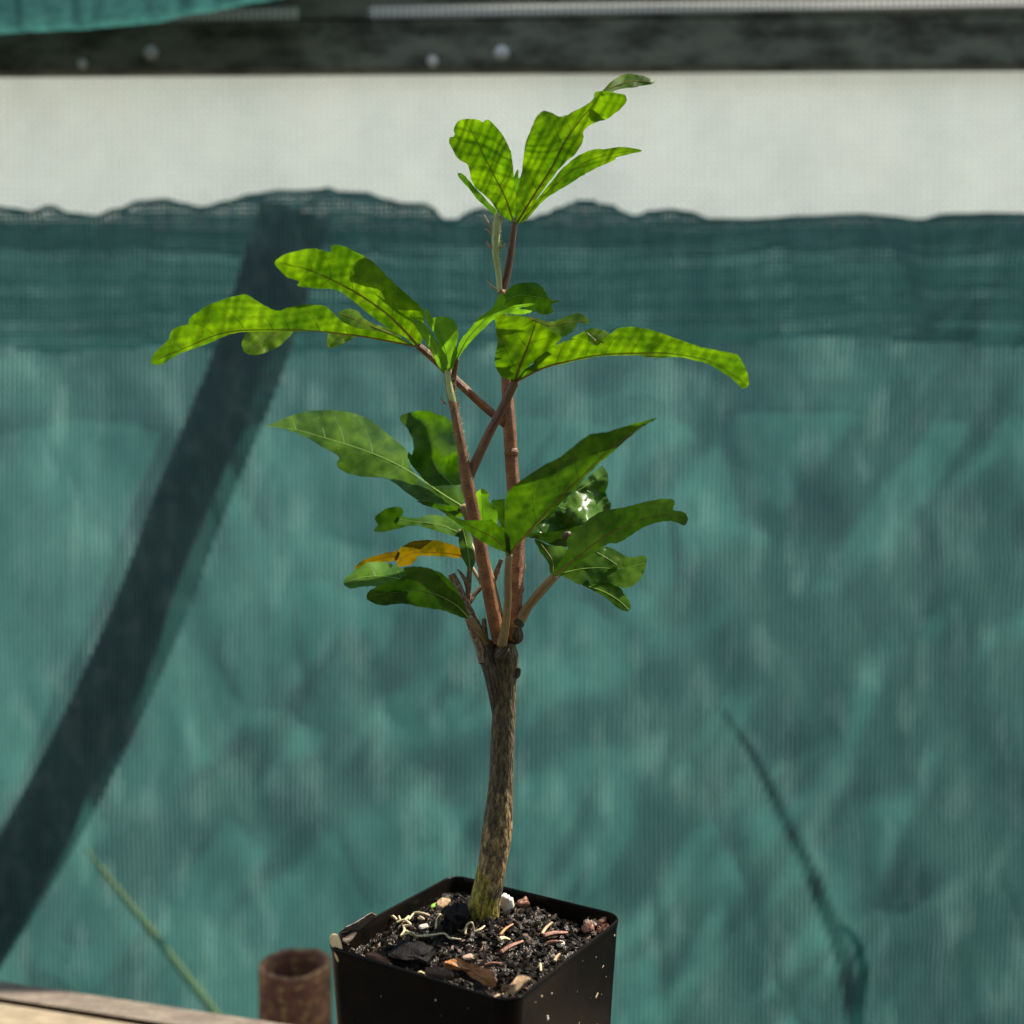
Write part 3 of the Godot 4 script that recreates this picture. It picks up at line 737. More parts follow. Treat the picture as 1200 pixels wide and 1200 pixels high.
	obj("bud", s, M.chip_dark, plant)

# ---------------------------------------------------------------- pot, soil, litter

func ring_at(w: float, r: float, y: float, per := 7) -> Array:
	# rounded square round the pot's axis
	var out := []
	var ax := Vector3(cos(POT_TURN), 0, sin(POT_TURN))
	var bx := Vector3(sin(POT_TURN), 0, -cos(POT_TURN))
	for k in 4:
		var a0 := PI / 2 * k
		var cc := Vector2(1 if k in [0, 3] else -1, 1 if k in [0, 1] else -1) * (w / 2 - r)
		for j in per:
			var a := a0 + PI / 2 * j / (per - 1)
			var p := cc + Vector2(cos(a), sin(a)) * r
			out.append(Vector3(POT_C.x, y, POT_C.y) + ax * p.x + bx * p.y)
	return out

func skin(s: Shape, rings: Array, close_end := false):
	var ids := []
	for r in rings:
		var row := []
		for p in r: row.append(s.vert(p))
		ids.append(row)
	for k in ids.size() - 1:
		var n: int = ids[k].size()
		for j in n:
			s.quad(ids[k][j], ids[k][(j + 1) % n], ids[k + 1][(j + 1) % n], ids[k + 1][j])
	if close_end:
		var m := Vector3.ZERO
		for p in rings[-1]: m += p
		var e := s.vert(m / rings[-1].size())
		var n: int = ids[-1].size()
		for j in n: s.tri(ids[-1][j], ids[-1][(j + 1) % n], e)

func pot_w(y: float) -> float:
	return lerpf(0.058, POT_W, y / RIM_Y)

func build_pot():
	var pot := base("plant_pot", Vector3(POT_C.x, 0.0005, POT_C.y))
	tag(pot, "tall square black plastic plant pot spattered with dirt, on the bench", "plant pot")
	var s := Shape.new()
	var rings := []
	for y in [0.0012, 0.002, 0.03, 0.06, 0.09, 0.112]: rings.append(ring_at(pot_w(y) - (0.0016 if y < 0.0015 else 0.0), 0.006, y))
	for p in [[0.1165, 0.0, .0062], [0.1185, .0006, .0064], [0.1196, .0004, .0062], [0.1200, -.0004, .0058], [0.1196, -.0014, .0054], [0.116, -.0018, .0052]]:
		rings.append(ring_at(pot_w(p[0]) + p[1], p[2], p[0]))
	for y in [0.09, 0.06, 0.03, 0.004]: rings.append(ring_at(pot_w(y) - .0018, .0052, y))
	skin(s, rings, true)
	obj("wall", s, M.pot, pot)
	s = Shape.new()
	skin(s, [ring_at(pot_w(0) - .004, .006, 0.0035), ring_at(pot_w(0) - .0016, .006, 0.0012), ring_at(pot_w(0) - .006, .006, 0.0005)], true)
	obj("foot", s, M.pot, pot)
	# spatters of potting mix stuck on the two faces
	var ax := Vector3(cos(POT_TURN), 0, sin(POT_TURN))
	var bx := Vector3(sin(POT_TURN), 0, -cos(POT_TURN))
	var dark := Shape.new(); var pale := Shape.new()
	var r2 := RandomNumberGenerator.new()
	r2.seed = 77
	for k in 70:
		var right := k < 50
		var y := 0.118 - 0.07 * pow(r2.randf(), 1.2)
		var u := r2.randf_range(-.42, .42)
		var w := pot_w(y)
		var nrm := ax if right else -bx
		var along := bx if right else ax
		var p := Vector3(POT_C.x, y, POT_C.y) + nrm * (w / 2) + along * (u * w)
		var big := r2.randf()
		var r := lerpf(.00012, .00042, big * big * big) * (1.0 if right else .75)
		if k % 37 == 3 and right: r *= 2.0
		blob(pale if r2.randf() < .18 else dark, p, r, nrm, r2)
	# longer flakes
	for k in [[.25, .100, .0022, .5], [-.05, .092, .0016, 1.2], [.02, .089, .0014, 2.0], [.30, .108, .0012, .3], [-.22, .0935, .0024, 1.5]]:
		var p2: Vector3 = Vector3(POT_C.x, k[1], POT_C.y) + ax * (pot_w(k[1]) / 2) + bx * (k[0] * POT_W)
		for j in 4: blob(dark, p2 + bx * (j - 1.5) * k[2] * .22 * cos(k[3]) + Vector3.UP * (j - 1.5) * k[2] * .22 * sin(k[3]), k[2] * .2, ax, r2)
	tag(obj("dirt_spatter", dark, M.speck, pot), "", "", "", "stuff")
	tag(obj("pale_spatter", pale, M.pale_speck, pot), "", "", "", "stuff")

func blob(s: Shape, p: Vector3, r: float, nrm: Vector3, g: RandomNumberGenerator):
	# a small flattened crumb
	var a := nrm.cross(Vector3.UP).normalized() if absf(nrm.y) < .9 else Vector3.RIGHT
	var b := nrm.cross(a)
	var ring := []
	var e := s.vert(p + nrm * r * .7)
	for k in 7:
		var t := TAU * k / 7
		ring.append(s.vert(p + (a * cos(t) * g.randf_range(.6, 1.3) + b * sin(t) * g.randf_range(.6, 1.5)) * r))
	for k in 7: s.tri(e, ring[k], ring[(k + 1) % 7])

func soil_y(x: float, z: float) -> float:
	var q := Vector2(x, z) - POT_C
	var t := Vector2(-.0094, -.345) - POT_C
	var y := RIM_Y - .0065 + .0055 * exp(-(q - t).length_squared() / .0004)
	y += .0022 * noise.get_noise_2d(x * 9000, z * 9000) + .0012 * noise.get_noise_2d(x * 26000, z * 26000)
	return y

func ground_at(px: float, py: float, h := 0.0) -> Vector3:
	var p := on_level(px, py, RIM_Y - .004)
	for k in 3: p = on_level(px, py, soil_y(p.x, p.z) + h)
	return p

func lump(p: Vector3, size: Vector3, turn: Basis, detail := 5, rough := .25) -> Shape:
	# an irregular stone or chip: a box-ish superellipsoid with noise
	var s := Shape.new()
	var rows := []
	var nx := detail * 2
	for i in detail + 1:
		var a := PI * i / detail - PI / 2
		var row := []
		for j in nx:
			var b := TAU * j / nx
			var o := Vector3(signf(cos(b)) * pow(absf(cos(b)), .6) * pow(cos(a), .6) if cos(a) > 1e-4 else 0.0, signf(sin(a)) * pow(absf(sin(a)), .6), signf(sin(b)) * pow(absf(sin(b)), .6) * pow(maxf(cos(a), 0.0), .6))
			var q := Vector3(o.x * size.x, o.y * size.y, o.z * size.z) * .5
			var w := 1.0 + rough * (noise.get_noise_3d((p.x + q.x) * 30000, (p.y + q.y) * 30000, (p.z + q.z) * 30000) + .5 * noise.get_noise_3d((p.x + q.x) * 80000, (p.y + q.y) * 80000, (p.z + q.z) * 80000))
			row.append(s.vert(p + turn * (q * w)))
		rows.append(row)
	for i in detail:
		for j in nx:
			s.quad(rows[i][j], rows[i][(j + 1) % nx], rows[i + 1][(j + 1) % nx], rows[i + 1][j])
	outward(s, p)
	return s

func placed(called: String, s: Shape, m: Material, label: String, category: String, group := "", flat := false):
	var o := obj(called, s, m, self, flat)
	return tag(o, label, category, group)

func build_soil():
	var soil := base("potting_soil", Vector3(POT_C.x, RIM_Y - .006, POT_C.y))
	tag(soil, "wet black potting mix of bark fines and crumbs filling the square pot", "soil", "", "stuff")
	var s := Shape.new()
	var ax := Vector2(cos(POT_TURN), sin(POT_TURN))
	var bx := Vector2(sin(POT_TURN), -cos(POT_TURN))
	var n := 90
	var w := pot_w(RIM_Y - .006) - .0022
	for i in n + 1:
		for j in n + 1:
			var u := float(i) / n - .5; var v := float(j) / n - .5
			# pull the corners in to the rounded square
			var q := Vector2(u, v) * w
			var k := Vector2(maxf(absf(q.x) - (w / 2 - .005), 0), maxf(absf(q.y) - (w / 2 - .005), 0))
			if k.length() > .005:
				var f := k - k.normalized() * .005
				q -= Vector2(signf(q.x) * f.x, signf(q.y) * f.y)
			var p := POT_C + ax * q.x + bx * q.y
			s.vert(Vector3(p.x, soil_y(p.x, p.y), p.y), Vector2(u, v))
	for i in n:
		for j in n:
			var a := i * (n + 1) + j
			s.quad(a, a + n + 1, a + n + 2, a + 1)
	obj("soil_surface", s, M.soil, soil)
	# crumbs
	for kind in 5:
		var mm := MultiMesh.new()
		mm.transform_format = MultiMesh.TRANSFORM_3D
		var count: int = [1500, 800, 300, 130, 90][kind]
		mm.mesh = lump(Vector3(.3 * kind, 0, 0), [Vector3(1, .6, .8), Vector3(1.8, .35, .5), Vector3(1.2, .4, .8), Vector3(2.2, .22, .28), Vector3(1.3, .3, .9)][kind], Basis.IDENTITY, 3, .0).mesh(true, Vector3(.3 * kind, 0, 0))
		mm.instance_count = count
		for k in count:
			var u := rng.randf_range(-.485, .485); var v := rng.randf_range(-.485, .485)
			var p := POT_C + (ax * u + bx * v) * w * .985
			var sz := lerpf(.0006, .0026, pow(rng.randf(), 2.2))
			if kind > 1: sz *= .75
			var bs := Basis.from_euler(Vector3(rng.randf_range(-.7, .7), rng.randf() * TAU, rng.randf_range(-.7, .7))).scaled(Vector3.ONE * sz)
			mm.set_instance_transform(k, Transform3D(bs, Vector3(p.x, soil_y(p.x, p.y) + sz * .12, p.y) - soil.position))
		var o := MultiMeshInstance3D.new()
		o.name = ["black_crumbs", "splinters", "brown_crumbs", "fibres", "bark_flakes"][kind]
		o.multimesh = mm
		o.material_override = [M.crumb, M.crumb, M.brown_crumb, M.fibre, M.flake][kind]
		o.set_meta("kind", "stuff")
		soil.add_child(o, true)

func slab(px0: float, py0: float, px1: float, py1: float, wide: float, thick: float, lift: float, tilt: float, rough := .2) -> Shape:
	# a flat chip whose long axis runs between two points of the soil
	var a := ground_at(px0, py0, lift); var b := ground_at(px1, py1, lift)
	var x := (b - a).normalized()
	var z := x.cross(Vector3.UP).normalized().rotated(x, tilt)
	var bs := Basis(x, z.cross(x).normalized(), z)
	return lump((a + b) / 2, Vector3((b - a).length(), thick, wide), bs, 8, rough)

func flake(pts: Array, thick: float, lean := Vector3.DOWN) -> Shape:
	# a flat splinter of bark: an outline [px, py, height over the rim] with thickness and an uneven face
	var s := Shape.new()
	var ring := []
	for p in pts: ring.append(on_level(p[0], p[1], RIM_Y + p[2]))
	ring.append(ring[0])
	var fine := spline(ring, 4)
	fine.pop_back()
	var mid := Vector3.ZERO
	for p in fine: mid += p / fine.size()
	var rows := []
	for q in [[.0, .0], [.35, .0], [.7, .0], [.94, .0], [1.0, .25], [1.0, .8], [.9, 1.0], [.0, 1.0]]:
		var row := []
		for k in fine.size():
			var p: Vector3 = mid.lerp(fine[k], q[0] * (1.0 + .09 * noise.get_noise_2d(k * 60, thick * 1e6)))
			p += lean * thick * (q[1] + .35 * noise.get_noise_3d(p.x * 24000, p.y * 24000, p.z * 24000))
			row.append(s.vert(p))
		rows.append(row)
	for i in rows.size() - 1:
		for k in fine.size(): s.quad(rows[i][k], rows[i][(k + 1) % fine.size()], rows[i + 1][(k + 1) % fine.size()], rows[i + 1][k])
	outward(s, mid + lean * thick * .5)
	return s

func build_litter():
	placed("bark_chip", flake([[520, 1128, -.003], [530, 1122, -.002], [549, 1128, -.0015], [566, 1133, -.0015], [577, 1139, -.002], [581, 1149, -.004], [572, 1150, -.005], [556, 1145, -.0055], [540, 1138, -.005], [526, 1134, -.0045]], .0022), M.chip_orange, "large orange brown bark chip lying at the front of the soil", "bark chip", "", true)
	placed("bark_chip", flake([[498, 1134, -.004], [510, 1132, -.003], [526, 1136, -.003], [531, 1142, -.004], [516, 1143, -.005], [502, 1140, -.005]], .0014), M.chip_dark, "dark brown bark sliver touching the large orange bark chip", "bark chip", "", true)
	placed("bark_chip", flake([[587, 1156, -.003], [598, 1153, -.002], [608, 1143, -.0008], [622, 1145, .0004], [614, 1152, -.001], [604, 1162, -.003], [596, 1161, -.004]], .0009), M.chip_tan, "pale tan papery chip in the front corner of the pot", "bark chip", "", true)
	placed("bark_chip", flake([[398, 1092, .0008], [406, 1086, .0022], [423, 1077, .0028], [436, 1069, .003], [443, 1077, -.002], [436, 1092, -.005], [430, 1104, -.007], [414, 1109, -.006], [404, 1106, -.003]], .0014, Vector3(-.5, -.5, -.7)), M.chip_grey, "wide grey brown bark plate leaning on the pot's rim", "bark chip", "", true)
	placed("bark_chip", flake([[428, 1117, -.004], [438, 1115, -.003], [452, 1122, -.003], [456, 1128, -.004], [446, 1128, -.005], [434, 1122, -.005]], .0012), M.chip_red, "reddish bark chip beside the black charcoal slab", "bark chip", "", true)
	placed("charcoal", slab(458, 1116, 505, 1121, .010, .005, .001, .15, .3), M.charcoal, "flat black charcoal slab near the pot's left wall", "charcoal", "", true)
	placed("charcoal", lump(ground_at(535, 1078, .002), Vector3(.008, .009, .008), Basis.from_euler(Vector3(.3, .5, .2)), 7, .4), M.charcoal, "upright black charcoal lump against the foot of the trunk", "charcoal", "", true)
	placed("bark_chip", lump(ground_at(614, 1060, .001), Vector3(.004, .0045, .003), Basis.from_euler(Vector3(.2, .4, .5)), 6, .35), M.chip_red, "small red brown bark lump behind the trunk near the perlite", "bark chip", "", true)
	placed("bark_chip", lump(ground_at(519, 1060, .001), Vector3(.006, .003, .004), Basis.from_euler(Vector3(.2, .9, .4)), 6, .35), M.chip_tan, "tan bark chip next to the bright green scrap", "bark chip", "", true)
	placed("green_scrap", lump(ground_at(510, 1062, .001), Vector3(.0034, .0018, .0024), Basis.from_euler(Vector3(.3, .2, .4)), 6, .3), M.green_bit, "bright green scrap of leaf on the soil", "leaf scrap")
	placed("perlite", lump(ground_at(594, 1058, .0024), Vector3(.0042, .0058, .004), Basis.from_euler(Vector3(.2, .7, .1)), 9, .45), M.perlite, "white lump of perlite behind the trunk", "perlite")
	placed("pebble", lump(ground_at(497, 1088, .0008), Vector3(.0032, .0026, .003), Basis.from_euler(Vector3(.1, .3, .2)), 6, .2), M.stone, "grey pebble among the curly rootlets", "pebble", "", true)
	placed("pebble", lump(ground_at(548, 1122, .0008), Vector3(.0034, .0014, .0024), Basis.from_euler(Vector3(.1, .2, .1)), 6, .2), M.pink_stone, "pinkish pebble just above the large orange bark chip", "pebble", "", true)
	placed("pebble", lump(ground_at(657, 1106, .0008), Vector3(.0028, .0016, .0024), Basis.from_euler(Vector3(.1, .8, .1)), 6, .25), M.perlite, "small white pebble near the pot's right wall", "pebble", "", true)
	# curled husk in the left corner
	var s := Shape.new()
	var h := on_level(392, 1101, RIM_Y + .001)
	tube(s, [h + Vector3(-.0012, .001, 0), h, h + Vector3(.0014, -.0026, .002), h + Vector3(.0022, -.0055, .003)], [.0008, .0016, .0015, .0009], 12, 5, .12, 1500.0)
	placed("seed_husk", s, M.husk, "curled cream husk stuck in the corner of the pot's rim", "husk")
	# brown fibrous clump at the right wall
	var g := RandomNumberGenerator.new()
	g.seed = 5
	for k in 11:
		var p := ground_at(g.randf_range(684, 716), 0.0 + g.randf_range(1074, 1092), .0022)
		var sz := g.randf_range(.002, .0042)
		placed("bark_crumb", lump(p, Vector3(sz, sz * .6, sz * .8), Basis.from_euler(Vector3(g.randf(), g.randf() * 6, g.randf())), 5, .6), [M.chip_red, M.chip_tan, M.chip_grey][k % 3], ["reddish", "tan", "grey brown"][k % 3] + " bark crumb in the heap at the pot's right corner", "bark crumb", ["reddish", "tan", "grey brown"][k % 3] + " bark crumbs", true)
	# twigs
	var tw := [[587, 1117, 613, 1103, .0008, "chip_red", "reddish brown twig lying on the soil behind the front corner"], [585, 1101, 597, 1101, .0007, "rootlet", "short straight pale twig in front of the trunk"], [635, 1095, 647, 1081, .0006, "chip_tan", "thin tan twig sloping up towards the pot's right wall"], [637, 1097, 665, 1093, .0008, "chip_red", "long reddish splinter near the pot's right wall"], [586, 1096, 601, 1083, .0005, "chip_orange", "thin orange twig right of the trunk's foot"], [568, 1131, 588, 1129, .0004, "chip_red", "fine red brown needle beside the large bark chip"], [576, 1172, 590, 1165, .0004, "chip_tan", "fine tan splinter along the front rim"], [650, 1127, 656, 1118, .0006, "chip_tan", "short tan twig by the front right rim"], [633, 1130, 634, 1138, .0005, "rootlet", "tiny pale twig standing by the front right rim"], [641, 1106, 660, 1104, .0006, "chip_red", "reddish splinter beside the small white pebble"]]
	for k in tw:
		s = Shape.new()
		var a := ground_at(k[0], k[1], .0012); var b := ground_at(k[2], k[3], .0016)
		tube(s, [a, a.lerp(b, .4) + Vector3(0, .0005, 0), b], [k[4], k[4] * .9, k[4] * .6], 7, 4, .2, 1500.0)
		placed("twig", s, M[k[5]], k[6], "twig")
	# rootlets: pale curly fibres
	var rt := [
		[[471, 1083, 0], [474, 1090, .001], [470, 1097, 0], [481, 1093, .003], [485, 1099, .0], [478, 1103, 0]],
		[[455, 1080, 0], [460, 1074, .003], [465, 1078, .001]],
		[[451, 1083, .001], [453, 1073, .002]],
		[[479, 1078, 0], [486, 1070, .003], [495, 1070, .003], [503, 1073, .001]],
		[[490, 1076, .001], [497, 1077, .0015], [492, 1074, .002]],
		[[465, 1081, .001], [474, 1078, .002], [481, 1084, .002], [472, 1085, .001]],
		[[467, 1073, .002], [471, 1080, .003], [479, 1074, .001]],
		[[476, 1091, .001], [488, 1097, .002], [505, 1096, .0015], [520, 1094, .001], [527, 1099, .001], [540, 1101, .0005]],
		[[511, 1088, 0], [512, 1078, .002], [516, 1072, .003], [512, 1072, .002]],
		[[545, 1095, 0], [547, 1085, .003], [553, 1081, .004], [555, 1089, .001]],
		[[556, 1092, .001], [563, 1089, .0015], [568, 1085, .001]],
		[[489, 1143, 0], [492, 1139, .002], [497, 1141, .001]],
		[[484, 1106, 0], [486, 1100, .003], [485, 1094, .003], [478, 1092, .002]],
	]
	var names := ["tangled pale rootlet forming a loop at the heap of curly roots", "short arched pale rootlet beside the root tangle", "stubby upright pale rootlet left of the root tangle", "thick arched pale rootlet at the back of the root tangle", "tiny curl of pale rootlet by the grey pebble", "crooked pale rootlet in the middle of the root tangle", "forked looking pale rootlet on top of the root tangle", "long pale rootlet running from the root tangle towards the trunk", "thin hooked pale rootlet beside the charcoal lump", "pale rootlet bent into an upside down hook before the trunk", "short slanting pale rootlet at the hooked rootlet's side", "small pale arch of rootlet at the front rim", "pale rootlet arching down from the root tangle"]
	for k in rt.size():
		s = Shape.new()
		var pts := []
		var rr := []
		for p in rt[k]:
			pts.append(ground_at(p[0], p[1], p[2] * .7 + .0009))
			rr.append(g.randf_range(.00026, .00046))
		tube(s, pts, rr, 7, 7, .15, 2500.0)
		placed("rootlet", s, M.rootlet, names[k], "rootlet")

# ---------------------------------------------------------------- bench and surroundings

func build_bench():
	# slatted bench, its far edge running askew behind the pot
	var far0 := on_level(0, 1146, 0.0)
	var far1 := on_level(300, 1191, 0.0)
	var ang := atan2(far1.z - far0.z, far1.x - far0.x)
	var turn := Transform3D(Basis(Vector3.UP, -ang), far0)
	var bench := base("slatted_bench", far0)
	tag(bench, "weathered timber bench of parallel slats under the plant pot", "bench")
	var z := 0.0
	var k := 0
	while z < .27:
		var wide := .021 if k == 0 else (.03 if k == 1 else .068)
		var s := Shape.new()
		box(s, Vector3(-.5, -.02, z), Vector3(.85, 0.0 if k != 1 else .0025, z + wide), turn, .003)
		obj("slat", s, M.pale_wood if k == 1 else M.wood, bench)
		z += wide + .003
		k += 1
	for x in [-.42, .76]:
		var s := Shape.new()
		box(s, Vector3(x - .02, -.07, .01), Vector3(x + .02, -.0205, z - .01), turn, .002)
		obj("bearer", s, M.wood, bench)
		for zz in [.03, z - .06]:
			s = Shape.new()
			box(s, Vector3(x - .018, -.8, zz), Vector3(x + .018, -.0705, zz + .036), turn, .002)
			obj("leg", s, M.wood, bench)

func top_edge(px: float) -> float:
	# ragged top edge of the green cloth, in photograph rows
	var e := [-400, 250, -200, 244, -60, 252, 0, 247, 25, 250, 45, 253, 70, 247, 90, 255, 120, 258, 145, 250, 170, 240, 200, 238, 220, 243, 240, 247, 270, 240, 300, 232, 330, 227, 375, 228, 388, 225, 400, 230, 430, 230, 455, 238, 475, 243, 500, 243, 510, 248, 520, 260, 532, 262, 550, 252, 565, 247, 590, 252, 617, 261, 637, 255, 655, 247, 670, 241, 690, 240, 715, 243, 730, 251, 742, 256, 762, 250, 785, 248, 808, 252, 829, 260, 887, 261, 933, 257, 991, 256, 1033, 257, 1075, 260, 1100, 255, 1200, 255, 1300, 250, 1420, 257, 1700, 252]
	for k in range(0, e.size() - 2, 2):
		if px <= e[k + 2]:
			var t: float = clampf((px - e[k]) / float(e[k + 2] - e[k]), 0, 1)
			return lerpf(e[k + 1], e[k + 3], t * t * (3 - 2 * t))
	return 252.0

func cloth_z(x: float, y: float) -> float:
	var u := x + .35 * y
	var w := .5 + .5 * noise.get_noise_2d(u * 620 + 40, y * 130)
	var crease := pow(1.0 - absf(noise.get_noise_2d(u * 500 + 900, (y - .3 * x) * 190 + 60)), 6.0)
	return .011 * w + .0009 * noise.get_noise_2d(x * 1500, y * 2600 + 70) + .005 * crease

func ribbon(s: Shape, pts: Array, half: Vector3):
	var prev := []
	for p in pts:
		var row := [s.vert(p - half), s.vert(p + half)]
		if prev.size(): s.quad(prev[0], prev[1], row[1], row[0])
		prev = row

func build_surroundings():
	var G := base("ground", Vector3(0, -.8, -1))
	G.set_meta("kind", "structure")
	var s := Shape.new()
	s.quad(s.vert(Vector3(-30, -.8, 20)), s.vert(Vector3(-30, -.8, -30)), s.vert(Vector3(30, -.8, -30)), s.vert(Vector3(30, -.8, 20)))
	obj("soil_ground", s, M.dirt, G)

	# --- green woven shade cloth with a ragged top edge
	var z0 := -.745
	var cloth := base("shade_cloth", Vector3(0, -.75, z0))
	tag(cloth, "teal green woven shade cloth with a ragged wavy top edge, hung behind the plant", "shade cloth")
	s = Shape.new()
	var x := -.62
	while x < .64:
		var px := 600.0 + x / -z0 * FOCAL
		var yt := at(600, top_edge(px), -z0).y
		var pts := []
		for k in 120:
			var y := lerpf(yt, -.74, k / 119.0)
			pts.append(Vector3(x + .0012 * noise.get_noise_2d(x * 60, y * 400), y, z0 + cloth_z(x, y)))
		ribbon(s, pts, Vector3(.0009, 0, .0002))
		x += .0034
	tag(obj("warp_tapes", s, M.cloth, cloth), "", "", "", "stuff")
	s = Shape.new()
	var y := .50
	while y > -.74:
		var run := []
		for k in 330:
			var xx := lerpf(-.62, .64, k / 329.0)
			var px := 600.0 + xx / -z0 * FOCAL
			if y < at(600, top_edge(px), -z0).y:
				run.append(Vector3(xx, y + .0007 * noise.get_noise_2d(xx * 500, y * 900), z0 - .0008 + cloth_z(xx, y)))
			elif run.size():
				if run.size() > 1: ribbon(s, run, Vector3(0, .00036, 0))
				run = []
		if run.size() > 1: ribbon(s, run, Vector3(0, .00036, 0))
		y -= .0026
	tag(obj("weft_tapes", s, M.cloth, cloth), "", "", "", "stuff")
	# doubled hem: a second thickness below the edge, streaked sideways
	s = Shape.new()
	y = at(600, 215, .76).y
	var low := at(600, 408, .752).y
	while y > low - .02:
		var run := []
		for k in 330:
			var xx := lerpf(-.62, .64, k / 329.0)
			if y < CAM_Y + (at(600, top_edge(600.0 + xx / -(z0 - .014) * FOCAL), -z0).y - CAM_Y) * (z0 - .014) / z0 and y > low + .014 * noise.get_noise_2d(xx * 260, 40) + .006 * noise.get_noise_2d(xx * 900, 90):
				run.append(Vector3(xx, y + .003 * noise.get_noise_2d(xx * 120, y * 300), z0 - .014 + .003 * noise.get_noise_2d(xx * 300, y * 300)))
			elif run.size():
				if run.size() > 1: ribbon(s, run, Vector3(0, .0013, 0))
				run = []
		if run.size() > 1: ribbon(s, run, Vector3(0, (.0016 if y > at(600, 285, .76).y else rng.randf_range(.0009, .0016)), 0))
		y -= .0034
	# the turned edge itself
	var edge := []
	for k in 500:
		var xx := lerpf(-.62, .64, k / 499.0)
		var yy := at(600, top_edge(600.0 + xx / -z0 * FOCAL), -z0).y - .0014
		edge.append(Vector3(xx, yy, z0 - .0015 + cloth_z(xx, yy)))
	var selvage := Shape.new()
	ribbon(selvage, edge, Vector3(0, .0019, 0))
	obj("selvage", selvage, M.cloth, cloth)
	tag(obj("doubled_hem", s, M.cloth, cloth), "", "", "", "stuff")

	# --- white insect mesh above it, fastened to the beam
	var mesh := base("white_mesh", Vector3(0, .58, -.767))
	tag(mesh, "white woven mesh strip between the dark beam and the green cloth", "mesh screen")
	var zc := -.767
	var wy0 := at(600, 60, .767).y; var wy1 := at(600, 270, .767).y
	s = Shape.new()
	x = -.62
	while x < .64:
		var pts := []
		for k in 30:
			var yy := lerpf(wy0 + .002 * rng.randf(), wy1, k / 29.0)
			pts.append(Vector3(x + .0008 * noise.get_noise_2d(x * 80, yy * 500), yy, zc + .003 * noise.get_noise_2d(x * 260, yy * 260)))
		ribbon(s, pts, Vector3(.0017, 0, 0))
		x += .0046
	tag(obj("upright_threads", s, M.white_thread, mesh), "", "", "", "stuff")
	s = Shape.new()
	y = wy0 - .003
	while y > wy1:
		var run := []
		for k in 100:
			var xx := lerpf(-.62, .64, k / 99.0)
			run.append(Vector3(xx, y + .0006 * noise.get_noise_2d(xx * 300, y * 900), zc + .0012 + .003 * noise.get_noise_2d(xx * 260, y * 260)))
		ribbon(s, run, Vector3(0, .00155, 0))
		y -= .0046
	tag(obj("cross_threads", s, M.white_thread, mesh), "", "", "", "stuff")

	# --- dark beam with nail heads
	var b0 := at(600, 84, .7515)
	var beam := base("timber_beam", Vector3(0, b0.y, -.757))
	tag(beam, "dark weathered timber beam with pale nail heads above the white mesh", "beam")
	s = Shape.new()
	var tilt := Transform3D(Basis(Vector3(0, 0, 1), .006), Vector3(0, b0.y, 0))
	box(s, Vector3(-.75, 0, -.7635), Vector3(.75, .0375, -.7515), tilt, .002)
	obj("timber", s, M.beam, beam)
	for k in [[97, 75, 5.5], [177, 62, 8], [507, 72, 6.5], [588, 62, 8.5]]:
		s = Shape.new()
		var p := on_wall(k[0], k[1], .7514)
		var r: float = k[2] / FOCAL * .76
		var rings := []
		for q in [[1.0, -.0012], [1.0, .0004], [.85, .0014], [.5, .002], [.1, .0022]]:
			var row := []
			for j in 16: row.append(p + Vector3(cos(TAU * j / 16), sin(TAU * j / 16), 0) * r * q[0] + Vector3(0, 0, q[1]))
			rings.append(row)
		skin(s, rings, true)
		outward(s, p - Vector3(0, 0, .003))
		obj("nail", s, M.nail, beam)
	# --- strip of white mesh and a second dark rail above the beam
	var strip := base("mesh_strip", at(600, 12, .762))
	tag(strip, "narrow strip of white mesh showing along the top of the dark beam", "mesh screen")
	s = Shape.new()
	var px2 := 60.0
	while px2 < 1500.0:
		var top := lerpf(14, -2, (px2 - 100) / 1100.0)
		var gap := px2 > 350 and px2 < 432
		if not gap:
			var bot := top + lerpf(13, 9, px2 / 1200.0)
			ribbon(s, [on_wall(px2, top - 2, .7505), on_wall(px2, bot + 1, .7505)], Vector3(.0010, 0, 0))
		px2 += 7.0
	for k in 2:
		ribbon(s, [on_wall(60, 17 + k * 6, .7498), on_wall(350, 13 + k * 6, .7498)], Vector3(0, .0006, 0))
		ribbon(s, [on_wall(432, 11 + k * 6, .7498), on_wall(1500, -6 + k * 6, .7498)], Vector3(0, .0006, 0))
	tag(obj("threads", s, M.white_thread, strip), "", "", "", "stuff")
	s = Shape.new()
	var rail := base("top_rail", at(600, -20, .78))
	tag(rail, "black rail along the top above the beam's white mesh strip", "rail")
	box(s, on_wall(-700, 30, .7635), on_wall(1900, -8, .7535), Transform3D.IDENTITY, .002)
	obj("timber", s, M.beam, rail)

	# --- rolled green cloth hanging over the beam at the left
	s = Shape.new()
	var low_edge := [[-400, 46], [-100, 42], [0, 39], [100, 35], [180, 27], [240, 15], [300, 3], [380, -14]]
	var across := 160; var down := 26
	for i in across + 1:
		var sx := lerpf(-400, 380, float(i) / across)
		var yb := -14.0
		for k in low_edge.size() - 1:
			if sx >= low_edge[k][0] and sx <= low_edge[k + 1][0]:
				yb = lerpf(low_edge[k][1], low_edge[k + 1][1], smoothstep(0, 1, (sx - low_edge[k][0]) / float(low_edge[k + 1][0] - low_edge[k][0])) * .5 + .5 * (sx - low_edge[k][0]) / float(low_edge[k + 1][0] - low_edge[k][0]))
		for j in down + 1:
			var v := float(j) / down
			var a := minf(v / .8, 1.0) * PI * .5
			var yy := lerpf(-170, yb, sin(a)) if v < .8 else yb - 12.0 * pow((v - .8) / .2, 2.0)
			var zz := .728 - .012 * sin(a * 1.4) + (.014 * (v - .8) / .2 if v > .8 else 0.0)
			s.vert(on_wall(sx, yy + 2.0 * noise.get_noise_2d(sx * 1.5, v * 90), zz + .004 * noise.get_noise_2d(sx * 2.0, v * 60)))
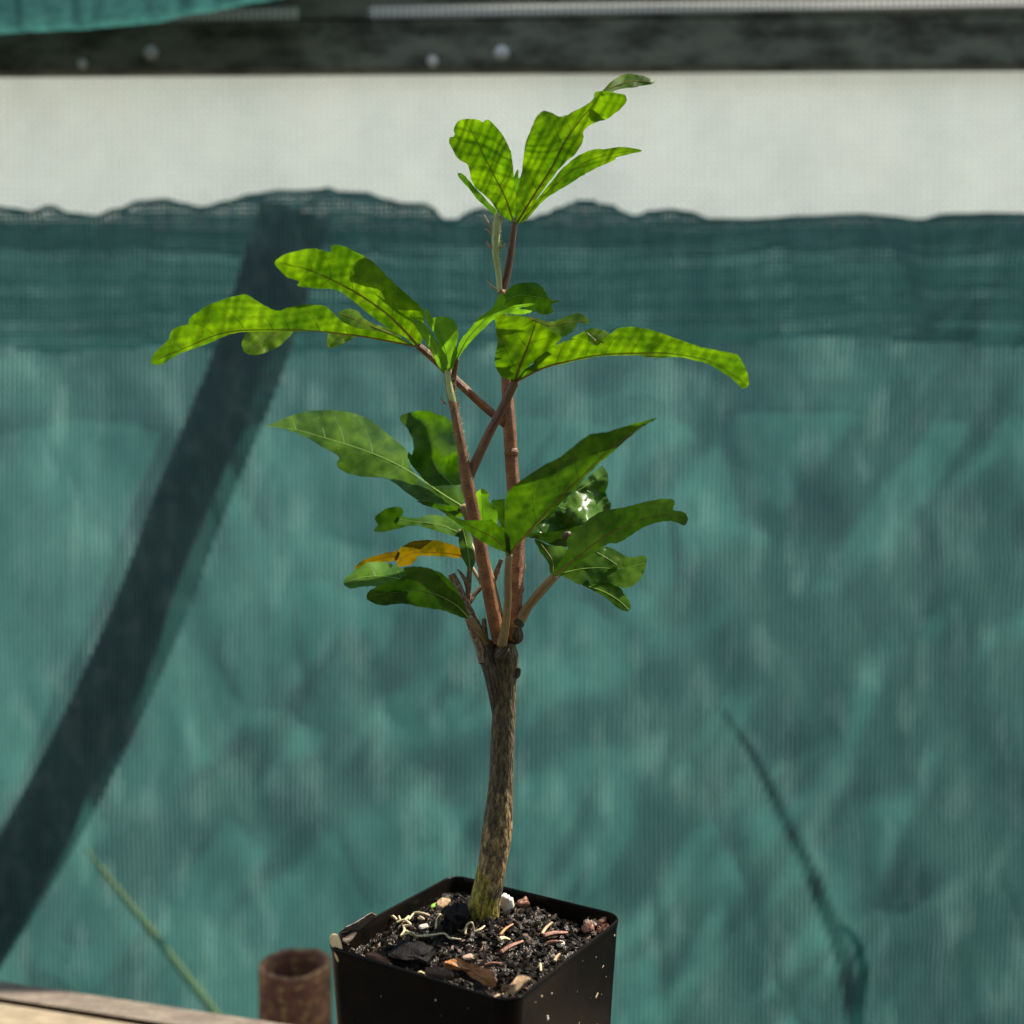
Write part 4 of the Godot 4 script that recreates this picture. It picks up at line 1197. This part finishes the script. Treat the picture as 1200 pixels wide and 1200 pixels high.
	for i in across:
		for j in down:
			var a := i * (down + 1) + j
			s.quad(a, a + 1, a + down + 2, a + down + 1)
	var rc := M.cloth.duplicate() as StandardMaterial3D
	relief(rc, noise_image(FastNoiseLite.TYPE_SIMPLEX, 0.09, 71, 256, 3), 0.35)
	triplanar(rc, Vector3(9, 16, 9))
	var roll := obj("cloth_fold", s, rc)
	tag(roll, "fold of teal shade cloth sagging over the left end of the dark beam", "shade cloth")

	# --- crumpled second cloth behind, seen through the weave
	s = Shape.new()
	var nn := 220
	for j in nn + 1:
		for i in nn + 1:
			var xx := lerpf(-2.2, 2.2, float(i) / nn)
			var yy := lerpf(-.79, 1.02, float(j) / nn)
			var zz := -1.7 + .055 * noise.get_noise_2d(xx * 130 + yy * 50 + 3000, yy * 30) + .016 * noise.get_noise_2d(xx * 420 + yy * 190, yy * 90 + 77)
			zz += .03 * (1.0 - absf(noise.get_noise_2d(xx * 140 - yy * 100 + 500, yy * 80 + xx * 65))) ** 3
			s.vert(Vector3(xx, yy, zz), Vector2(xx, yy))
	for j in nn:
		for i in nn:
			var a := j * (nn + 1) + i
			s.quad(a, a + nn + 1, a + nn + 2, a + 1)
	var backing := obj("crumpled_cloth", s, M.back_cloth)
	tag(backing, "crumpled pale teal cloth showing through the green shade cloth", "cloth")

	# --- dark bent pole added behind the cloth to stand for a shadow band
	var shadow_strips := [
		[[[346, 246], [337, 278], [312, 360], [285, 440], [252, 520], [215, 610], [182, 700], [143, 790], [105, 870], [55, 965], [5, 1050], [-60, 1150], [-160, 1300], [-300, 1560]], .753, 43.0, "dark bent lath added behind the green cloth at the left for a shadow band", "shadow_lath"],
	]
	for k in shadow_strips:
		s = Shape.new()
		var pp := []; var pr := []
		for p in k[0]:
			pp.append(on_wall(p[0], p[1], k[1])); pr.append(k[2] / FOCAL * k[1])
		tube(s, pp, pr, 18, 6, .05, 30.0, 1.0, true, .15 if k[4] == "shadow_lath" else 1.0)
		placed(k[4], s, M.shadow_strip, k[3], "lath" if k[4] == "shadow_lath" else "rod")
	var twigs := [
		[[[845, 830], [880, 880], [915, 950], [945, 1010], [965, 1060], [985, 1110], [1000, 1180], [1010, 1300]], 11.0, "dark crooked branch behind the cloth at the right of the pot"],
	]
	for k in twigs:
		s = Shape.new()
		var pp := []; var pr := []
		for p in k[0]:
			pp.append(on_wall(p[0], p[1], 1.4)); pr.append(k[1] / FOCAL * 1.4 * lerpf(.25, 1.0, minf(1.0, pr.size() / 4.0)))
		tube(s, pp, pr, 10, 6, .3, 90.0)
		placed("branch", s, M.twig, k[2], "branch")
	s = Shape.new()
	tube(s, stem([[100, 995, .765], [140, 1045, .765], [180, 1095, .765], [215, 1140, .765], [250, 1185, .765], [300, 1260, .765]]), radii([5, 8, 10, 11, 12, 12]), 8, 5, .1, 90.0)
	placed("grass_stalk", s, M.stalk, "green grass stalk slanting behind the cloth near the bench", "grass stalk")
	s = Shape.new()
	var hang := []
	for p in [[988, 1084], [1004, 1105], [1011, 1135], [1009, 1170], [1006, 1210], [1000, 1300]]: hang.append(on_wall(p[0], p[1], .752))
	ribbon(s, spline(hang, 6), Vector3(.0035, 0, .001))
	placed("strap", s, M.strap, "bright teal strap hanging down behind the cloth at the right", "strap")
	# --- rusty pipe standing behind the bench
	s = Shape.new()
	var pc := at(346, 1128, .58)
	var rad := 42.0 / FOCAL * .58
	var rings := []
	for q in [[rad, -.6], [rad, -.3], [rad, -.02], [rad, -.001], [rad * .97, .0], [rad * .86, 0.0], [rad * .84, -.002], [rad * .84, -.3]]:
		var row := []
		for j in 40:
			var a := TAU * j / 40
			row.append(Vector3(pc.x, 0, pc.z) + Vector3(cos(a), 0, sin(a)) * q[0] * (1 + .015 * noise.get_noise_2d(j * 30, q[1] * 900)) + Vector3(0, pc.y + q[1] + .0015 * noise.get_noise_2d(j * 40, 5), 0))
		rings.append(row)
	skin(s, rings)
	placed("rusty_pipe", s, M.rust, "rusty brown pipe end standing behind the bench beside the pot", "pipe")

func leaves(s: Shape, mid: Vector3, size: Vector3, count: int, long: float, top: float, g: RandomNumberGenerator, gaps := -.08):
	for k in count:
		var q := Vector3(g.randf_range(-1, 1), g.randf_range(-1, 1), g.randf_range(-1, 1))
		if q.length() > 1.0: continue
		var p := mid + q * size
		if n3(p, 420.0) < gaps or p.y > top: continue
		var x := Vector3(g.randf_range(-1, 1), g.randf_range(-.9, .3), g.randf_range(-1, 1)).normalized()
		var y := x.cross(Vector3(g.randf_range(-.6, .6), 1, g.randf_range(-.6, .6))).normalized()
		var l := long * g.randf_range(.6, 1.2)
		var up := x.cross(y) * l * .08
		var a := s.vert(p); var b := s.vert(p + x * l * .45 + y * l * .2 + up); var d := s.vert(p + x * l - up); var e := s.vert(p + x * l * .45 - y * l * .2 + up); var m := s.vert(p + x * l * .5)
		s.tri(a, b, m); s.tri(b, d, m); s.tri(a, m, e); s.tri(m, d, e)

func build_foliage():
	# unseen bough added overhead to dapple the cloth with shade
	var g := RandomNumberGenerator.new()
	g.seed = 21
	var s := Shape.new()
	var bough := base("added_bough", Vector3(1.9, 1.5, -1.1))
	tag(bough, "unseen leafy bough added above the green cloth to dapple it with shade", "bough")
	tube(s, [Vector3(1.9, 1.5, -1.1), Vector3(1.4, 1.3, -1.08), Vector3(.9, 1.1, -1.05), Vector3(.5, .95, -1.05), Vector3(.25, .9, -1.05)], [.03, .022, .014, .008, .004], 8, 6, .1, 40.0)
	obj("branch", s, M.twig, bough)
	s = Shape.new()
	leaves(s, Vector3(1.02, .72, -1.05), Vector3(.2, .3, .04), 420, .075, 1.1, g)
	leaves(s, Vector3(1.0, .98, -1.05), Vector3(.30, .36, .04), 420, .075, 1.12, g)
	leaves(s, Vector3(.72, 1.0, -1.05), Vector3(.42, .34, .04), 240, .065, 1.1, g)
	leaves(s, Vector3(.35, .98, -1.05), Vector3(.4, .3, .04), 70, .06, 1.08, g)
	tag(obj("foliage", s, M.weed, bough), "", "", "", "stuff")

func build_wall():
	# the near side of the shade house, behind the camera: what the glossy black pot mirrors
	var s := Shape.new()
	var rows := []
	for i in 61:
		var row := []
		for j in 31:
			var p := Vector3(lerpf(-2.2, 2.2, i / 60.0), lerpf(-.79, 1.5, j / 30.0), 1.1)
			p.z += .05 * noise.get_noise_2d(p.x * 200, p.y * 90)
			row.append(s.vert(p))
		rows.append(row)
	for i in 60:
		for j in 30: s.quad(rows[i][j], rows[i][j + 1], rows[i + 1][j + 1], rows[i + 1][j])
	var o := obj("shade_wall", s, M.dark_cloth)
	tag(o, "dark green cloth wall of the shade house facing the plant", "cloth wall")

func build_net():
	# fine shade net stretched over the plant: throws the stripes seen on the leaves
	var net := base("shade_net", Vector3(.08, .50, -.30))
	tag(net, "fine dark shade net stretched above the plant", "shade net")
	var s := Shape.new()
	var x := -.22
	while x < .44:
		var pts := []
		for k in 65: pts.append(Vector3(x + .0016 * noise.get_noise_2d(x * 20000, k * 9.0) + .003 * noise.get_noise_2d(x * 900, k * 3.0), .50, lerpf(-.10, -.42, k / 64.0)))
		ribbon(s, pts, Vector3(rng.randf_range(.00015, .0006), 0, 0))
		x += rng.randf_range(.0024, .0038)
	var z := -.42
	while z < -.1:
		ribbon(s, [Vector3(-.22, .5004, z), Vector3(.44, .5004, z)], Vector3(0, 0, rng.randf_range(.0001, .00035)))
		z += rng.randf_range(.0026, .0042)
	tag(obj("net_tapes", s, M.net, net), "", "", "", "stuff")

func _ready():
	rng.seed = 11
	noise.seed = 4
	noise.frequency = 0.01
	noise.fractal_octaves = 3
	# camera
	var cam := Camera3D.new()
	cam.name = "camera"
	cam.fov = 53.13
	cam.near = 0.02
	cam.far = 200.0
	cam.position = Vector3(0, CAM_Y, 0)
	cam.rotation.x = -PITCH
	var lens := CameraAttributesPhysical.new()
	lens.frustum_focal_length = 24.0
	lens.frustum_focus_distance = 0.338
	lens.exposure_aperture = 4.8
	cam.attributes = lens
	add_child(cam)
	cam.fov = 53.13
	# sky, exposure
	var sky := ProceduralSkyMaterial.new()
	sky.sky_top_color = Color(.66, .74, .82)
	sky.sky_horizon_color = Color(.95, .945, .93)
	sky.ground_bottom_color = Color(.3, .28, .24)
	sky.ground_horizon_color = Color(.6, .6, .58)
	sky.sky_curve = 0.2
	sky.sun_angle_max = 0.0
	var env := Environment.new()
	env.background_mode = Environment.BG_SKY
	env.sky = Sky.new()
	env.sky.sky_material = sky
	env.background_energy_multiplier = 0.78
	env.tonemap_mode = Environment.TONE_MAPPER_LINEAR
	env.tonemap_exposure = 2.35
	env.sdfgi_enabled = true
	env.ssao_enabled = true
	env.ssil_enabled = true
	var we := WorldEnvironment.new()
	we.environment = env
	add_child(we)
	# sun: high, from the right
	var sun := DirectionalLight3D.new()
	sun.name = "sun"
	sun.light_energy = 1.6
	sun.light_color = Color(1, .96, .89)
	sun.light_angular_distance = 0.5
	sun.shadow_enabled = true
	var to := Vector3(.48, .78, -.275).normalized()
	add_child(sun)
	sun.look_at_from_position(to, Vector3.ZERO, Vector3(0, 0, 1))

	materials()
	build_surroundings()
	build_foliage()
	build_bench()
	build_pot()
	build_soil()
	build_plant()
	build_litter()
	build_wall()
	build_net()
